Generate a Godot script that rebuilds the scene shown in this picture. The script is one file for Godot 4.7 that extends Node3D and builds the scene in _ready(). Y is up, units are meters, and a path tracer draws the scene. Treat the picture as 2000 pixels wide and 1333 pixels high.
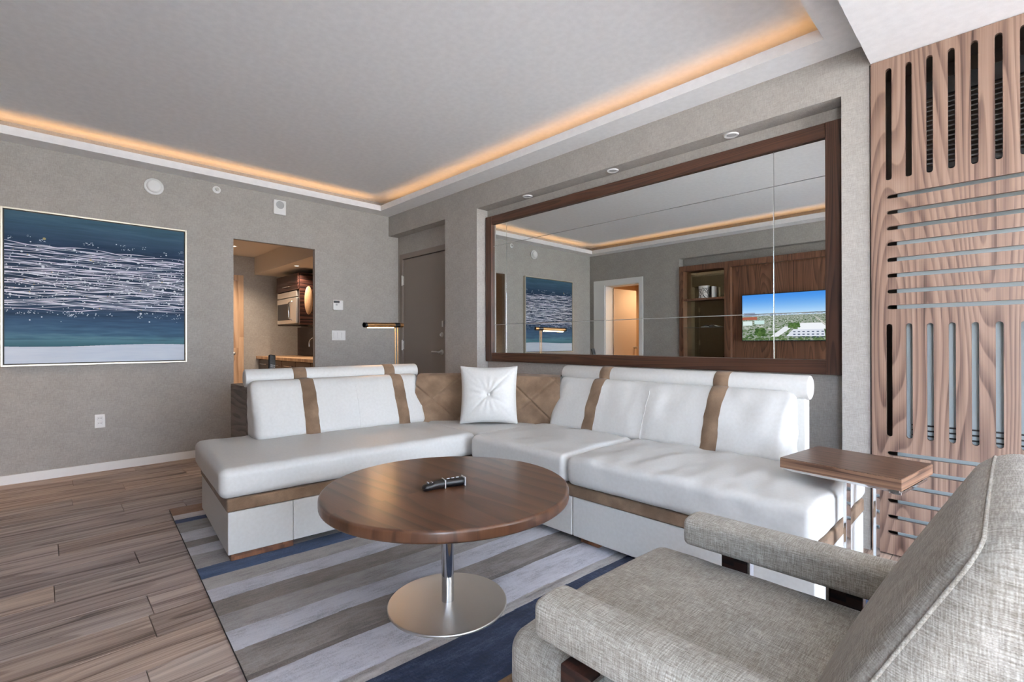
extends Node3D

# ---------------------------------------------------------------- helpers
var M := {}
var taken := {}
var cache := {}

func numbered(called: String) -> String:
	if not taken.has(called):
		taken[called] = 0
		return called
	taken[called] += 1
	return "%s_%03d" % [called, taken[called]]

func thing(called: String, label: String, category: String, at := Vector3.ZERO, turn := 0.0, group := "") -> Node3D:
	var o := Node3D.new()
	o.name = numbered(called)
	add_child(o, true)
	o.position = at
	o.rotation.y = turn
	o.set_meta("label", label)
	o.set_meta("category", category)
	if group: o.set_meta("group", group)
	return o

func structure(called: String, label: String, mesh: Mesh = null, m: Material = null, at := Vector3.ZERO) -> Node3D:
	var o: Node3D
	if mesh:
		var mi := MeshInstance3D.new()
		mi.mesh = mesh
		mi.material_override = m
		o = mi
	else:
		o = Node3D.new()
	o.name = called
	add_child(o, true)
	o.position = at
	o.set_meta("kind", "structure")
	o.set_meta("label", label)
	return o

func part(parent: Node, called: String, mesh: Mesh, m: Material, t := Transform3D(), label := "") -> MeshInstance3D:
	var o := MeshInstance3D.new()
	o.name = called
	o.mesh = mesh
	o.material_override = m
	o.transform = t
	parent.add_child(o, true)
	if label: o.set_meta("label", label)
	return o

func at(x: float, y: float, z: float) -> Transform3D:
	return Transform3D(Basis(), Vector3(x, y, z))

func turned(axis: Vector3, deg: float, p := Vector3.ZERO) -> Transform3D:
	return Transform3D(Basis(axis.normalized(), deg_to_rad(deg)), p)

# a, b, c, d counter-clockwise seen from outside
func quad(st: SurfaceTool, a: Vector3, b: Vector3, c: Vector3, d: Vector3) -> void:
	st.add_vertex(a); st.add_vertex(c); st.add_vertex(b)
	st.add_vertex(a); st.add_vertex(d); st.add_vertex(c)

func start() -> SurfaceTool:
	var st := SurfaceTool.new()
	st.begin(Mesh.PRIMITIVE_TRIANGLES)
	return st

func put_box(st: SurfaceTool, lo: Vector3, hi: Vector3) -> void:
	var c := []
	for i in 8:
		c.append(Vector3(hi.x if i & 1 else lo.x, hi.y if i & 2 else lo.y, hi.z if i & 4 else lo.z))
	for f in [[0, 2, 3, 1], [4, 5, 7, 6], [0, 4, 6, 2], [1, 3, 7, 5], [0, 1, 5, 4], [2, 6, 7, 3]]:
		st.set_smooth_group(-1)
		quad(st, c[f[0]], c[f[1]], c[f[2]], c[f[3]])

func done(st: SurfaceTool) -> ArrayMesh:
	st.generate_normals()
	return st.commit()

func boxes(list: Array) -> ArrayMesh:
	var st := start()
	for b in list: put_box(st, Vector3(b[0], b[2], b[4]), Vector3(b[1], b[3], b[5]))
	return done(st)

# rounded box about the origin; f bends every point when given; sub = cuts of the flat faces
func rbox(size: Vector3, r: float, seg := 2, sub := 1, f = null) -> ArrayMesh:
	var key := "%s %s %d" % [size, r, seg]
	if f == null and sub == 1 and cache.has(key): return cache[key]
	var h := size / 2.0
	r = minf(r, minf(h.x, minf(h.y, h.z)) * 0.999)
	var cs := []
	var longest := maxf(size.x, maxf(size.y, size.z))
	for k in 3:
		var l := PackedFloat32Array()
		for i in seg: l.append(-(h[k] - r + r * tan(PI / 4 * (1.0 - float(i) / seg))))
		var inner: float = h[k] - r
		var n := maxi(1, int(round(sub * size[k] / longest)))
		for i in n + 1: l.append(lerpf(-inner, inner, float(i) / n))
		for i in seg: l.append(h[k] - r + r * tan(PI / 4 * float(i + 1) / seg))
		cs.append(l)
	var st := start()
	st.set_smooth_group(0)
	for k in 3:
		var u := (k + 1) % 3
		var v := (k + 2) % 3
		for s in [-1.0, 1.0]:
			var nu: int = cs[u].size()
			var nv: int = cs[v].size()
			var grid := []
			var norm := []
			for i in nu:
				for j in nv:
					var p := Vector3()
					p[k] = s * h[k]; p[u] = cs[u][i]; p[v] = cs[v][j]
					var inn := Vector3(clampf(p.x, -h.x + r, h.x - r), clampf(p.y, -h.y + r, h.y - r), clampf(p.z, -h.z + r, h.z - r))
					var d := (p - inn).normalized()
					var q := inn + d * r
					if f != null: q = f.call(q)
					grid.append(q); norm.append(d)
			for i in nu - 1:
				for j in nv - 1:
					var q4 := [i * nv + j, (i + 1) * nv + j, (i + 1) * nv + j + 1, i * nv + j + 1]
					if s < 0: q4.reverse()
					for o in [0, 2, 1, 0, 3, 2]:
						if f == null: st.set_normal(norm[q4[o]])
						st.add_vertex(grid[q4[o]])
	if f != null: st.generate_normals()
	st.index()
	var m := st.commit()
	if f == null and sub == 1: cache[key] = m
	return m

# profile of (radius, height) turned about y; heights run upwards on the outside
func lathe(prof: Array, n := 32) -> ArrayMesh:
	var st := start()
	var m := prof.size() - 1
	var seg := []
	for i in m:
		var d: Vector2 = prof[i + 1] - prof[i]
		seg.append(Vector2(d.y, -d.x).normalized())
	for i in m:
		var n0: Vector2 = seg[i]
		var n1: Vector2 = seg[i]
		if i > 0 and seg[i - 1].dot(seg[i]) > 0.7: n0 = (seg[i - 1] + seg[i]).normalized()
		if i < m - 1 and seg[i + 1].dot(seg[i]) > 0.7: n1 = (seg[i + 1] + seg[i]).normalized()
		for k in n:
			var a := TAU * k / n
			var b := TAU * (k + 1) / n
			var vs := []
			for e in [[a, i, n0], [b, i, n0], [b, i + 1, n1], [a, i + 1, n1]]:
				var p: Vector2 = prof[e[1]]
				vs.append([Vector3(p.x * cos(e[0]), p.y, -p.x * sin(e[0])), Vector3(e[2].x * cos(e[0]), e[2].y, -e[2].x * sin(e[0]))])
			for o in [0, 2, 1, 0, 3, 2]:
				st.set_normal(vs[o][1]); st.add_vertex(vs[o][0])
	st.index()
	return st.commit()

func tube(pts: Array, r: float, n := 8) -> ArrayMesh:
	var st := start()
	var rings := []
	var up := Vector3.UP
	for i in pts.size():
		var d: Vector3 = (pts[mini(i + 1, pts.size() - 1)] - pts[maxi(i - 1, 0)]).normalized()
		if absf(d.dot(up)) > 0.95: up = Vector3.RIGHT if absf(d.x) < 0.9 else Vector3.BACK
		var s := d.cross(up).normalized()
		up = s.cross(d).normalized()
		var ring := []
		for k in n:
			var a := TAU * k / n
			ring.append([pts[i] + (s * cos(a) + up * sin(a)) * r, s * cos(a) + up * sin(a)])
		rings.append(ring)
	for i in pts.size() - 1:
		for k in n:
			var k2 := (k + 1) % n
			var q := [rings[i][k], rings[i][k2], rings[i + 1][k2], rings[i + 1][k]]
			for o in [0, 1, 2, 0, 2, 3]:
				st.set_normal(q[o][1]); st.add_vertex(q[o][0])
	for e in [0, pts.size() - 1]:
		var c := Vector3()
		for k in n: c += rings[e][k][0] / n
		var nn: Vector3 = (pts[0] - pts[1]).normalized() if e == 0 else (pts[e] - pts[e - 1]).normalized()
		for k in n:
			var tri := [c, rings[e][k][0], rings[e][(k + 1) % n][0]]
			if e > 0: tri = [tri[0], tri[2], tri[1]]
			for v in tri:
				st.set_normal(nn); st.add_vertex(v)
	st.index()
	return st.commit()

# convex outline (x, z) counter-clockwise seen from above, rounded by r at top and bottom
func slab(poly: Array, y0: float, y1: float, r: float) -> ArrayMesh:
	var n := poly.size()
	var rings := []
	var steps := []
	for i in 4:
		var a := PI / 2 * i / 3.0
		steps.append([r * (1 - sin(a)), y0 + r * (1 - cos(a))])
	for i in 4:
		var a := PI / 2 * i / 3.0
		steps.append([r * (1 - cos(a)), y1 - r * (1 - sin(a))])
	for s in steps:
		var ring := []
		for i in n:
			var p: Vector2 = poly[i]
			var d0: Vector2 = (p - poly[(i + n - 1) % n]).normalized()
			var d1: Vector2 = (poly[(i + 1) % n] - p).normalized()
			var inn := (Vector2(d0.y, -d0.x) + Vector2(d1.y, -d1.x)).normalized()
			var k: float = s[0] / maxf(0.4, inn.dot(Vector2(d1.y, -d1.x)))
			var q := p + inn * k
			ring.append(Vector3(q.x, s[1], q.y))
		rings.append(ring)
	var st := start()
	st.set_smooth_group(0)
	for j in rings.size() - 1:
		for i in n:
			var i2 := (i + 1) % n
			quad(st, rings[j][i], rings[j][i2], rings[j + 1][i2], rings[j + 1][i])
	for e in [0, rings.size() - 1]:
		for i in range(1, n - 1):
			var a: Vector3 = rings[e][0]
			var b: Vector3 = rings[e][i]
			var c: Vector3 = rings[e][i + 1]
			if e == 0: st.add_vertex(a); st.add_vertex(b); st.add_vertex(c)
			else: st.add_vertex(a); st.add_vertex(c); st.add_vertex(b)
	return done(st)

# a sheet of points p(i, j) with its underside, given by a function of (u, v) that returns the point
func sheet(nu: int, nv: int, f: Callable, flip := false) -> ArrayMesh:
	var st := start()
	st.set_smooth_group(0)
	var g := []
	for i in nu + 1:
		for j in nv + 1: g.append(f.call(float(i) / nu, float(j) / nv))
	for i in nu:
		for j in nv:
			var q := [g[i * (nv + 1) + j], g[(i + 1) * (nv + 1) + j], g[(i + 1) * (nv + 1) + j + 1], g[i * (nv + 1) + j + 1]]
			var uvs := [Vector2(float(i) / nu, float(j) / nv), Vector2(float(i + 1) / nu, float(j) / nv), Vector2(float(i + 1) / nu, float(j + 1) / nv), Vector2(float(i) / nu, float(j + 1) / nv)]
			if flip: q.reverse(); uvs.reverse()
			for o in [0, 2, 1, 0, 3, 2]:
				st.set_uv(uvs[o]); st.add_vertex(q[o])
	st.generate_normals()
	st.index()
	return st.commit()

# flat picture: corners in order upper left, upper right, lower right, lower left as the viewer sees it
func picture(a: Vector3, b: Vector3, c: Vector3, d: Vector3) -> ArrayMesh:
	var st := start()
	var n := (d - a).cross(b - a).normalized()
	var p := [a, b, c, d]
	var uv := [Vector2(0, 0), Vector2(1, 0), Vector2(1, 1), Vector2(0, 1)]
	for o in [0, 1, 2, 0, 2, 3]:
		st.set_normal(n); st.set_uv(uv[o]); st.add_vertex(p[o])
	return st.commit()

# ---------------------------------------------------------------- materials
func noise(seed_: int, freq := 1.0, oct := 3) -> FastNoiseLite:
	var n := FastNoiseLite.new()
	n.seed = seed_
	n.noise_type = FastNoiseLite.TYPE_SIMPLEX_SMOOTH
	n.frequency = freq
	n.fractal_type = FastNoiseLite.FRACTAL_FBM if oct > 1 else FastNoiseLite.FRACTAL_NONE
	n.fractal_octaves = oct
	return n

func mat(c: Color, rough := 0.6, metal := 0.0, spec := 0.5) -> StandardMaterial3D:
	var m := StandardMaterial3D.new()
	m.albedo_color = c
	m.roughness = rough
	m.metallic = metal
	m.metallic_specular = spec
	return m

func rgb8(r: int, g: int, b: int) -> Color:
	return Color(r / 255.0, g / 255.0, b / 255.0)

func tex(im: Image) -> ImageTexture:
	return ImageTexture.create_from_image(im)

func tri(m: StandardMaterial3D, im: Image, metres_u: float, metres_v := 0.0, off := Vector3.ZERO, world := false) -> StandardMaterial3D:
	if metres_v == 0.0: metres_v = metres_u
	m.albedo_texture = image_texture(im)
	m.uv1_triplanar = true
	m.uv1_world_triplanar = world
	m.uv1_triplanar_sharpness = 8.0
	m.uv1_scale = Vector3(1.0 / metres_u, 1.0 / metres_v, 1.0 / metres_u)
	m.uv1_offset = off
	return m

func image_texture(im: Image) -> ImageTexture:
	if not cache.has(im): cache[im] = tex(im)
	return cache[im]

func bump(m: StandardMaterial3D, im: Image, cm: float) -> void:
	m.heightmap_enabled = true
	m.heightmap_texture = image_texture(im)
	m.heightmap_scale = cm

# streaks: random values, w by h, blown up to size by size
func streaks(rng: RandomNumberGenerator, w: int, h: int, size: int) -> Image:
	var b := PackedByteArray()
	b.resize(w * h)
	for i in w * h: b[i] = rng.randi_range(0, 255)
	for j in h: b[j * w + w - 1] = b[j * w]
	var im := Image.create_from_data(w, h, false, Image.FORMAT_L8, b)
	im.resize(size, size, Image.INTERPOLATE_CUBIC)
	return im

# woven cloth: crossing threads that vary in tone
func weave(seed_: int, c0: Color, c1: Color, size: int, along: int, contrast: float) -> Image:
	var rng := RandomNumberGenerator.new()
	rng.seed = seed_
	var a := streaks(rng, along, size / 2, size)
	var b := streaks(rng, size / 2, along, size)
	var c := streaks(rng, size / 2, size / 2, size)
	var big := streaks(rng, 7, 7, size)
	var da := a.get_data(); var db := b.get_data(); var dc := c.get_data(); var dg := big.get_data()
	var out := PackedByteArray()
	out.resize(size * size * 3)
	for i in size * size:
		var t := ((da[i] + db[i]) * 0.5 - 127.0) / 127.0 * 0.75 + (dc[i] - 127.0) / 127.0 * 0.3 + (dg[i] - 127.0) / 127.0 * 0.12
		t = clampf(0.5 + t * contrast, 0.0, 1.0)
		out[i * 3] = int(255 * lerpf(c0.r, c1.r, t)); out[i * 3 + 1] = int(255 * lerpf(c0.g, c1.g, t)); out[i * 3 + 2] = int(255 * lerpf(c0.b, c1.b, t))
	return Image.create_from_data(size, size, false, Image.FORMAT_RGB8, out)

# grain runs down the picture (along v)
func wood(seed_: int, w: int, h: int, tones: Array, rings: float, warp: float, streak: float, knots := 0, ring_depth := 0.55, figure := Vector2(2.0, 0.34), fibre := Vector2(90.0, 2.2)) -> Image:
	var n1 := noise(seed_, 1.0, 2)
	var n2 := noise(seed_ + 1, 1.0, 3)
	var n3 := noise(seed_ + 2, 1.0, 2)
	var grad := Gradient.new()
	grad.offsets = PackedFloat32Array([0.0, 0.35, 0.7, 1.0])
	grad.colors = PackedColorArray(tones)
	var lut := PackedColorArray()
	for i in 256: lut.append(grad.sample(i / 255.0))
	var kn := []
	var rng := RandomNumberGenerator.new()
	rng.seed = seed_
	for i in knots: kn.append(Vector3(rng.randf(), rng.randf(), rng.randf_range(0.012, 0.035)))
	var out := PackedByteArray()
	out.resize(w * h * 3)
	var aspect := float(h) / w
	for j in h:
		var v := float(j) / h
		var vm := v * aspect
		for i in w:
			var u := float(i) / w
			var g := u * rings + n1.get_noise_2d(u * figure.x, vm * figure.y) * warp
			var dark := 0.0
			for k in kn:
				var d := Vector2((u - k.x), (v - k.y) * aspect * 0.5).length()
				g += 0.5 * k.z * rings * exp(-d * d / (k.z * k.z * 5.0))
				dark += 0.8 * smoothstep(k.z * 0.55, 0.0, d)
			var f := g - floorf(g)
			var ring := smoothstep(0.2, 0.9, f) * (1.0 - smoothstep(0.9, 1.0, f))
			var fine := n2.get_noise_2d(u * fibre.x, vm * fibre.y) * 0.6 + n3.get_noise_2d(u * fibre.x * 0.1, vm * fibre.y * 0.32) * 0.7
			var t := clampf(0.3 + ring * ring_depth + fine * streak + dark, 0.0, 1.0)
			var c := lut[int(t * 255)]
			var o := (j * w + i) * 3
			out[o] = int(c.r * 255); out[o + 1] = int(c.g * 255); out[o + 2] = int(c.b * 255)
	return Image.create_from_data(w, h, false, Image.FORMAT_RGB8, out)

func mottled(seed_: int, size: int, freq: float, c0: Color, c1: Color, fine := 0.3) -> Image:
	var n := noise(seed_, freq, 4)
	n.noise_type = FastNoiseLite.TYPE_SIMPLEX_SMOOTH
	var rng := RandomNumberGenerator.new()
	rng.seed = seed_
	var im := n.get_seamless_image(size, size)
	var d := im.get_data()
	var out := PackedByteArray()
	out.resize(size * size * 3)
	for i in size * size:
		var t := clampf(d[i] / 255.0 + (rng.randf() - 0.5) * fine, 0.0, 1.0)
		out[i * 3] = int(255 * lerpf(c0.r, c1.r, t)); out[i * 3 + 1] = int(255 * lerpf(c0.g, c1.g, t)); out[i * 3 + 2] = int(255 * lerpf(c0.b, c1.b, t))
	return Image.create_from_data(size, size, false, Image.FORMAT_RGB8, out)

func dab(im: Image, x: float, y: float, r: float, c: Color, squash := 1.0) -> void:
	for j in range(int(y - r * squash) - 1, int(y + r * squash) + 2):
		for i in range(int(x - r) - 1, int(x + r) + 2):
			if i < 0 or j < 0 or i >= im.get_width() or j >= im.get_height(): continue
			var d := Vector2(i - x, (j - y) / squash).length()
			var a := clampf(r - d + 0.5, 0.0, 1.0) * c.a
			if a > 0.0: im.set_pixel(i, j, im.get_pixel(i, j).lerp(Color(c, 1.0), a))

func paint_canvas() -> Image:
	var s := 900
	var im := Image.create(s, s, false, Image.FORMAT_RGB8)
	var n := noise(71, 1.0, 4)
	var rng := RandomNumberGenerator.new()
	rng.seed = 7
	var g := Gradient.new()
	g.offsets = PackedFloat32Array([0.0, 0.08, 0.2, 0.45, 0.64, 0.72, 0.8, 0.85, 0.88])
	g.colors = PackedColorArray([rgb8(58, 90, 108), rgb8(56, 84, 106), rgb8(40, 60, 86), rgb8(44, 62, 84), rgb8(48, 70, 96), rgb8(60, 90, 120), rgb8(68, 102, 130), rgb8(88, 132, 146), rgb8(66, 106, 122)])
	for j in s:
		var v := float(j) / s
		for i in s:
			var u := float(i) / s
			var k := n.get_noise_2d(u * 1.6, v * 22.0) * 0.55 + n.get_noise_2d(u * 6.0 + 9.0, v * 60.0) * 0.25
			var edge := 0.882 + 0.008 * sin(u * 5.0 + 0.7)
			var c := g.sample(clampf(v + k * 0.05, 0.0, 0.88))
			c = c.lightened(maxf(k, 0.0) * 0.16).darkened(maxf(-k, 0.0) * 0.25)
			if v > edge: c = rgb8(214, 224, 236).lerp(rgb8(196, 209, 226), 0.5 + k)
			im.set_pixel(i, j, c)
	for q in 84:                                           # thrown threads of white paint
		var y0 := lerpf(0.215, 0.64, (q + rng.randf()) / 84.0) * s
		var amp := rng.randf_range(2.0, 14.0)
		var ph := rng.randf() * TAU
		var fr := rng.randf_range(0.8, 2.6)
		var slope := rng.randf_range(-0.05, 0.05)
		var th := rng.randf_range(0.9, 2.6)
		var x0 := -10.0 if rng.randf() < 0.7 else rng.randf_range(0, s * 0.6)
		var x1 := s + 10.0 if rng.randf() < 0.7 else rng.randf_range(s * 0.5, s)
		var c := Color(rgb8(224, 228, 238).lerp(rgb8(206, 196, 216), rng.randf() * 0.6), rng.randf_range(0.65, 1.0))
		var x := x0
		while x < x1:
			var y := y0 + amp * sin(x / s * fr * TAU + ph) + (x - s * 0.5) * slope
			dab(im, x, y, th * (0.8 + 0.4 * sin(x * 0.03 + ph)), c)
			x += 1.1
	for q in 620:                                          # drops
		var y := (0.43 + rng.randfn(0.0, 0.13)) * s
		if y < 0.15 * s or y > 0.72 * s: continue
		var c := Color(rgb8(230, 234, 240), 0.9)
		if rng.randf() < 0.05: c = Color(rgb8(206, 182, 120), 0.8)
		dab(im, rng.randf() * s, y, rng.randf_range(1.6, 3.8) * (2.2 if rng.randf() < 0.07 else 1.0), c)
	for q in 40:
		var cx := rng.randf() * s
		var cy: float = [0.17, 0.67, 0.66][q % 3] * s + rng.randf_range(-12, 14)
		for e in 5: dab(im, cx + rng.randf_range(-14, 14), cy + rng.randf_range(-8, 8), rng.randf_range(1.0, 3.0), Color(rgb8(226, 232, 238), 0.85))
	return im

func paint_screen() -> Image:
	var w := 640
	var h := 360
	var im := Image.create(w, h, false, Image.FORMAT_RGB8)
	var rng := RandomNumberGenerator.new()
	rng.seed = 21
	var n := noise(5, 1.0, 4)
	for j in h:
		for i in w:
			var v := float(j) / h
			var c: Color
			if v < 0.46: c = rgb8(66, 140, 226).lerp(rgb8(196, 222, 244), pow(v / 0.46, 1.3))
			else:
				var k := n.get_noise_2d(i * 0.05, j * 0.09)
				c = rgb8(116, 128, 112).lerp(rgb8(168, 172, 164), 0.5 + k)
			im.set_pixel(i, j, c)
	for q in 70:                                           # far skyline
		var x := rng.randi_range(0, w)
		var bh := rng.randi_range(4, 14)
		im.fill_rect(Rect2i(x, 166 - bh, rng.randi_range(4, 16), bh + 4), rgb8(150, 164, 186).lerp(rgb8(190, 200, 212), rng.randf()))
	im.fill_rect(Rect2i(10, 142, 84, 26), rgb8(140, 152, 178))
	im.fill_rect(Rect2i(200, 150, 44, 18), rgb8(120, 140, 164))
	im.fill_rect(Rect2i(572, 146, 22, 24), rgb8(206, 200, 204))
	for q in 900:                                          # trees and roofs get larger to the front
		var v := pow(rng.randf(), 1.7)
		var y := 168 + v * 190
		var r := 2.0 + v * 10.0
		var x := rng.randf() * w
		if rng.randf() < 0.62: dab(im, x, y, r, Color(rgb8(58, 84, 48).lerp(rgb8(98, 122, 78), rng.randf()), 0.9), 0.65)
		elif v < 0.55:
			im.fill_rect(Rect2i(int(x), int(y), int(r * 2.6), int(r * 0.9)), rgb8(214, 216, 212).lerp(rgb8(160, 158, 154), rng.randf()))
	im.fill_rect(Rect2i(0, 176, 110, 22), rgb8(166, 96, 78))
	im.fill_rect(Rect2i(4, 208, 70, 34), rgb8(214, 226, 226))
	im.fill_rect(Rect2i(90, 204, 72, 30), rgb8(196, 220, 218))
	for q in 90: dab(im, 100 + rng.randf() * 60, 270 + rng.randf() * 50, rng.randf_range(5, 12), Color(rgb8(48, 76, 36).lerp(rgb8(92, 118, 66), rng.randf()), 1.0), 0.8)
	for row in 75:                                         # white blocks of flats, seen from above
		var y := 256 + row
		im.fill_rect(Rect2i(int(300 - row * 1.25), y, int(60 - row * 0.1), 1), rgb8(226, 226, 232))
	for row in 98:
		var y := 232 + row
		var x0 := int(400 - row * 0.9) if row > 44 else 392
		im.fill_rect(Rect2i(x0, y, int(150 + row * 1.05), 1), rgb8(234, 234, 240) if row < 46 else rgb8(214, 216, 228))
	for q in 26:
		im.fill_rect(Rect2i(360 + (q % 9) * 30, 292 + (q / 9) * 20, 15, 7), rgb8(66, 78, 104))
	for q in 130: dab(im, 330 + rng.randf() * 70, 232 + rng.randf() * 30, rng.randf_range(4, 9), Color(rgb8(52, 84, 40).lerp(rgb8(96, 122, 70), rng.randf()), 1.0), 0.8)
	for q in 90: dab(im, rng.randf() * w, 346 + rng.randf() * 16, rng.randf_range(4, 9), Color(rgb8(64, 88, 50).lerp(rgb8(116, 132, 90), rng.randf()), 1.0), 0.7)
	for k in 120:                                          # long road to the right
		dab(im, 500 + k * 1.25, 184 + k * 1.2, 2.0 + k * 0.06, Color(rgb8(196, 192, 186), 1.0))
	return im

func paint_rug(stripes: Array, length: float) -> Image:
	var w := 1024
	var h := 1600
	var n := noise(31, 1.0, 3)
	var n2 := noise(32, 1.0, 3)
	var rng := RandomNumberGenerator.new()
	rng.seed = 5
	var out := PackedByteArray()
	out.resize(w * h * 3)
	var cols := PackedColorArray()
	for q in 64: cols.append(Color())
	for j in h:
		for i in w:
			var u := float(i) / w
			var y := float(j) / h * length
			y += n.get_noise_2d(u * 3.0, y * 1.5) * 0.012
			var c: Color = stripes[stripes.size() - 1][1]
			for q in stripes.size():
				if y < stripes[q][0]:
					c = stripes[q][1]
					break
			var k := n2.get_noise_2d(u * 7.0, y * 9.0) * 0.5 + n.get_noise_2d(u * 26.0 + 4.0, y * 60.0) * 0.35 + (rng.randf() - 0.5) * 0.5
			c = c.lightened(clampf(k, 0, 1) * 0.28) if k > 0 else c.darkened(clampf(-k, 0, 1) * 0.34)
			var o := (j * w + i) * 3
			out[o] = int(c.r * 255); out[o + 1] = int(c.g * 255); out[o + 2] = int(c.b * 255)
	return Image.create_from_data(w, h, false, Image.FORMAT_RGB8, out)

func paint_branches() -> Image:
	var im := Image.create(256, 128, false, Image.FORMAT_RGB8)
	im.fill(rgb8(226, 224, 218))
	var rng := RandomNumberGenerator.new()
	rng.seed = 12
	for k in 7:
		var tips := [[Vector2(18 + k * 37, 128), Vector2(0, -1), 6.0]]
		while tips.size() > 0:
			var t: Array = tips.pop_back()
			var p: Vector2 = t[0]
			var d: Vector2 = t[1]
			for s in rng.randi_range(10, 18):
				dab(im, p.x, p.y, t[2] * 0.5, Color(rgb8(28, 28, 30), 1.0))
				p += d * 1.6
				d = d.rotated(rng.randf_range(-0.12, 0.12))
			if t[2] > 2.6:
				for e in [-1, 1]: tips.append([p, d.rotated(e * rng.randf_range(0.35, 0.8)), t[2] * 0.78])
	return im

func materials() -> void:
	var linen := weave(11, rgb8(140, 136, 130), rgb8(198, 194, 188), 512, 22, 0.36)
	M.wall = tri(mat(Color.WHITE, 0.9, 0.0, 0.3), linen, 0.36, 0.36, Vector3.ZERO, true)
	bump(M.wall, linen, 0.03)
	M.ceiling = tri(mat(Color.WHITE, 0.95, 0.0, 0.2), mottled(3, 256, 0.03, rgb8(240, 240, 240), rgb8(248, 248, 248), 0.5), 0.5, 0.5, Vector3.ZERO, true)
	M.trim = mat(rgb8(238, 237, 234), 0.55)
	var walnut := wood(101, 768, 1536, [rgb8(158, 134, 118), rgb8(139, 114, 99), rgb8(113, 90, 78), rgb8(66, 48, 41)], 30.0, 7.0, 0.4, 0, 0.44, Vector2(3.0, 0.4), Vector2(190.0, 1.6))
	M.walnut = tri(mat(Color.WHITE, 0.42), walnut, 1.2, 2.7, Vector3(0.5, 0.5, 0.5))
	M.walnut_dark = tri(mat(Color(0.6, 0.5, 0.44), 0.38), walnut, 0.8, 3.4, Vector3(0.41, 0.5, 0.6))
	M.walnut_top = tri(mat(Color(0.76, 0.7, 0.66), 0.34), walnut, 1.2, 1.2, Vector3(0.5, 0.1, 0.5))
	M.walnut_top.uv1_scale = Vector3(1.0 / 0.9, 1.0, 1.0 / 1.6)
	var lying: Image = walnut.duplicate()
	lying.rotate_90(CLOCKWISE)
	M.walnut_edge = tri(mat(Color(1.0, 0.95, 0.88), 0.5), lying, 2.4, 0.9, Vector3(0.5, 0.2, 0.5))
	M.walnut_unit = tri(mat(Color(0.84, 0.72, 0.63), 0.4), walnut, 1.2, 2.7, Vector3(0.6, 0.95, 0.05))
	M.planks = []
	var tones := [[rgb8(206, 190, 178), rgb8(184, 167, 155), rgb8(158, 141, 130), rgb8(104, 88, 79)], [rgb8(214, 198, 184), rgb8(196, 178, 165), rgb8(172, 154, 142), rgb8(120, 103, 93)], [rgb8(196, 182, 172), rgb8(174, 158, 148), rgb8(146, 131, 122), rgb8(94, 81, 74)]]
	for k in 3:
		var im := wood(200 + k * 10, 256, 1024, tones[k], 3.0, 2.0, 0.62, 2, 0.4, Vector2(1.8, 0.2), Vector2(34.0, 0.4))
		im.rotate_90(CLOCKWISE)                            # grain along x
		for q in 4:
			var pm := tri(mat([Color(1, 1, 1), Color(0.93, 0.9, 0.88), Color(1.0, 0.97, 0.94), Color(0.96, 0.95, 0.96)][q], 0.5, 0.0, 0.4), im, 1.45, 0.36, Vector3(0.5 + [-0.06, 0.03, 0.06, -0.02][q], 0.0, 0.5 + [-0.2, -0.07, 0.07, 0.2][q]))
			pm.uv1_scale = Vector3(1.0 / 1.45, 1.0, 1.0 / 0.36)
			M.planks.append(pm)
	M.grout = mat(rgb8(120, 108, 98), 0.9)
	var hide := mottled(41, 512, 0.05, rgb8(232, 231, 228), rgb8(240, 240, 238), 0.1)
	M.leather = tri(mat(Color(0.875, 0.87, 0.86), 0.44, 0.0, 0.42), hide, 0.6)
	bump(M.leather, hide, 0.12)
	var nap := mottled(43, 512, 0.008, rgb8(102, 83, 66), rgb8(146, 122, 100), 0.3)
	M.suede = tri(mat(Color.WHITE, 0.9, 0.0, 0.3), nap, 0.8)
	M.suede.rim_enabled = true
	M.suede.rim = 0.25
	M.suede.rim_tint = 0.6
	var cloth := weave(17, rgb8(116, 110, 100), rgb8(194, 189, 180), 512, 20, 0.58)
	M.cloth = tri(mat(Color.WHITE, 0.95, 0.0, 0.25), cloth, 0.27)
	bump(M.cloth, cloth, 0.1)
	M.cloth.rim_enabled = true
	M.cloth.rim = 0.2
	var top := wood(301, 512, 512, [rgb8(112, 78, 55), rgb8(97, 65, 45), rgb8(84, 55, 38), rgb8(62, 39, 27)], 9.0, 2.0, 0.3)
	M.table_top = tri(mat(Color.WHITE, 0.3, 0.0, 0.55), top, 0.9)
	M.table_top.clearcoat_enabled = true
	M.table_top.clearcoat = 0.35
	M.table_top.clearcoat_roughness = 0.22
	M.chrome = mat(Color(0.86, 0.87, 0.88), 0.06, 1.0)
	M.brushed = mat(Color(0.86, 0.84, 0.81), 0.44, 1.0)
	M.steel = mat(Color(0.8, 0.79, 0.77), 0.38, 0.85)
	M.black = mat(rgb8(18, 18, 20), 0.35)
	M.dark = mat(rgb8(34, 33, 33), 0.7)
	M.mirror = mat(Color(0.92, 0.935, 0.93), 0.0, 1.0)
	M.mirror_edge = mat(rgb8(206, 208, 206), 0.3)
	M.bronze_mirror = mat(rgb8(150, 136, 108), 0.03, 1.0)
	M.door_taupe = mat(rgb8(136, 126, 118), 0.6)
	M.white_plastic = mat(rgb8(236, 236, 234), 0.4)
	M.grey_plastic = mat(rgb8(168, 168, 168), 0.45)
	M.grey_board = mat(rgb8(196, 207, 209), 0.5)
	M.liner = mat(rgb8(126, 116, 106), 0.85)
	var ashen := wood(401, 256, 512, [rgb8(126, 116, 110), rgb8(112, 102, 97), rgb8(97, 88, 84), rgb8(76, 68, 66)], 6.0, 1.2, 0.35)
	ashen.rotate_90(CLOCKWISE)
	M.desk = tri(mat(Color.WHITE, 0.55), ashen, 0.9, 0.5)
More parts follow.
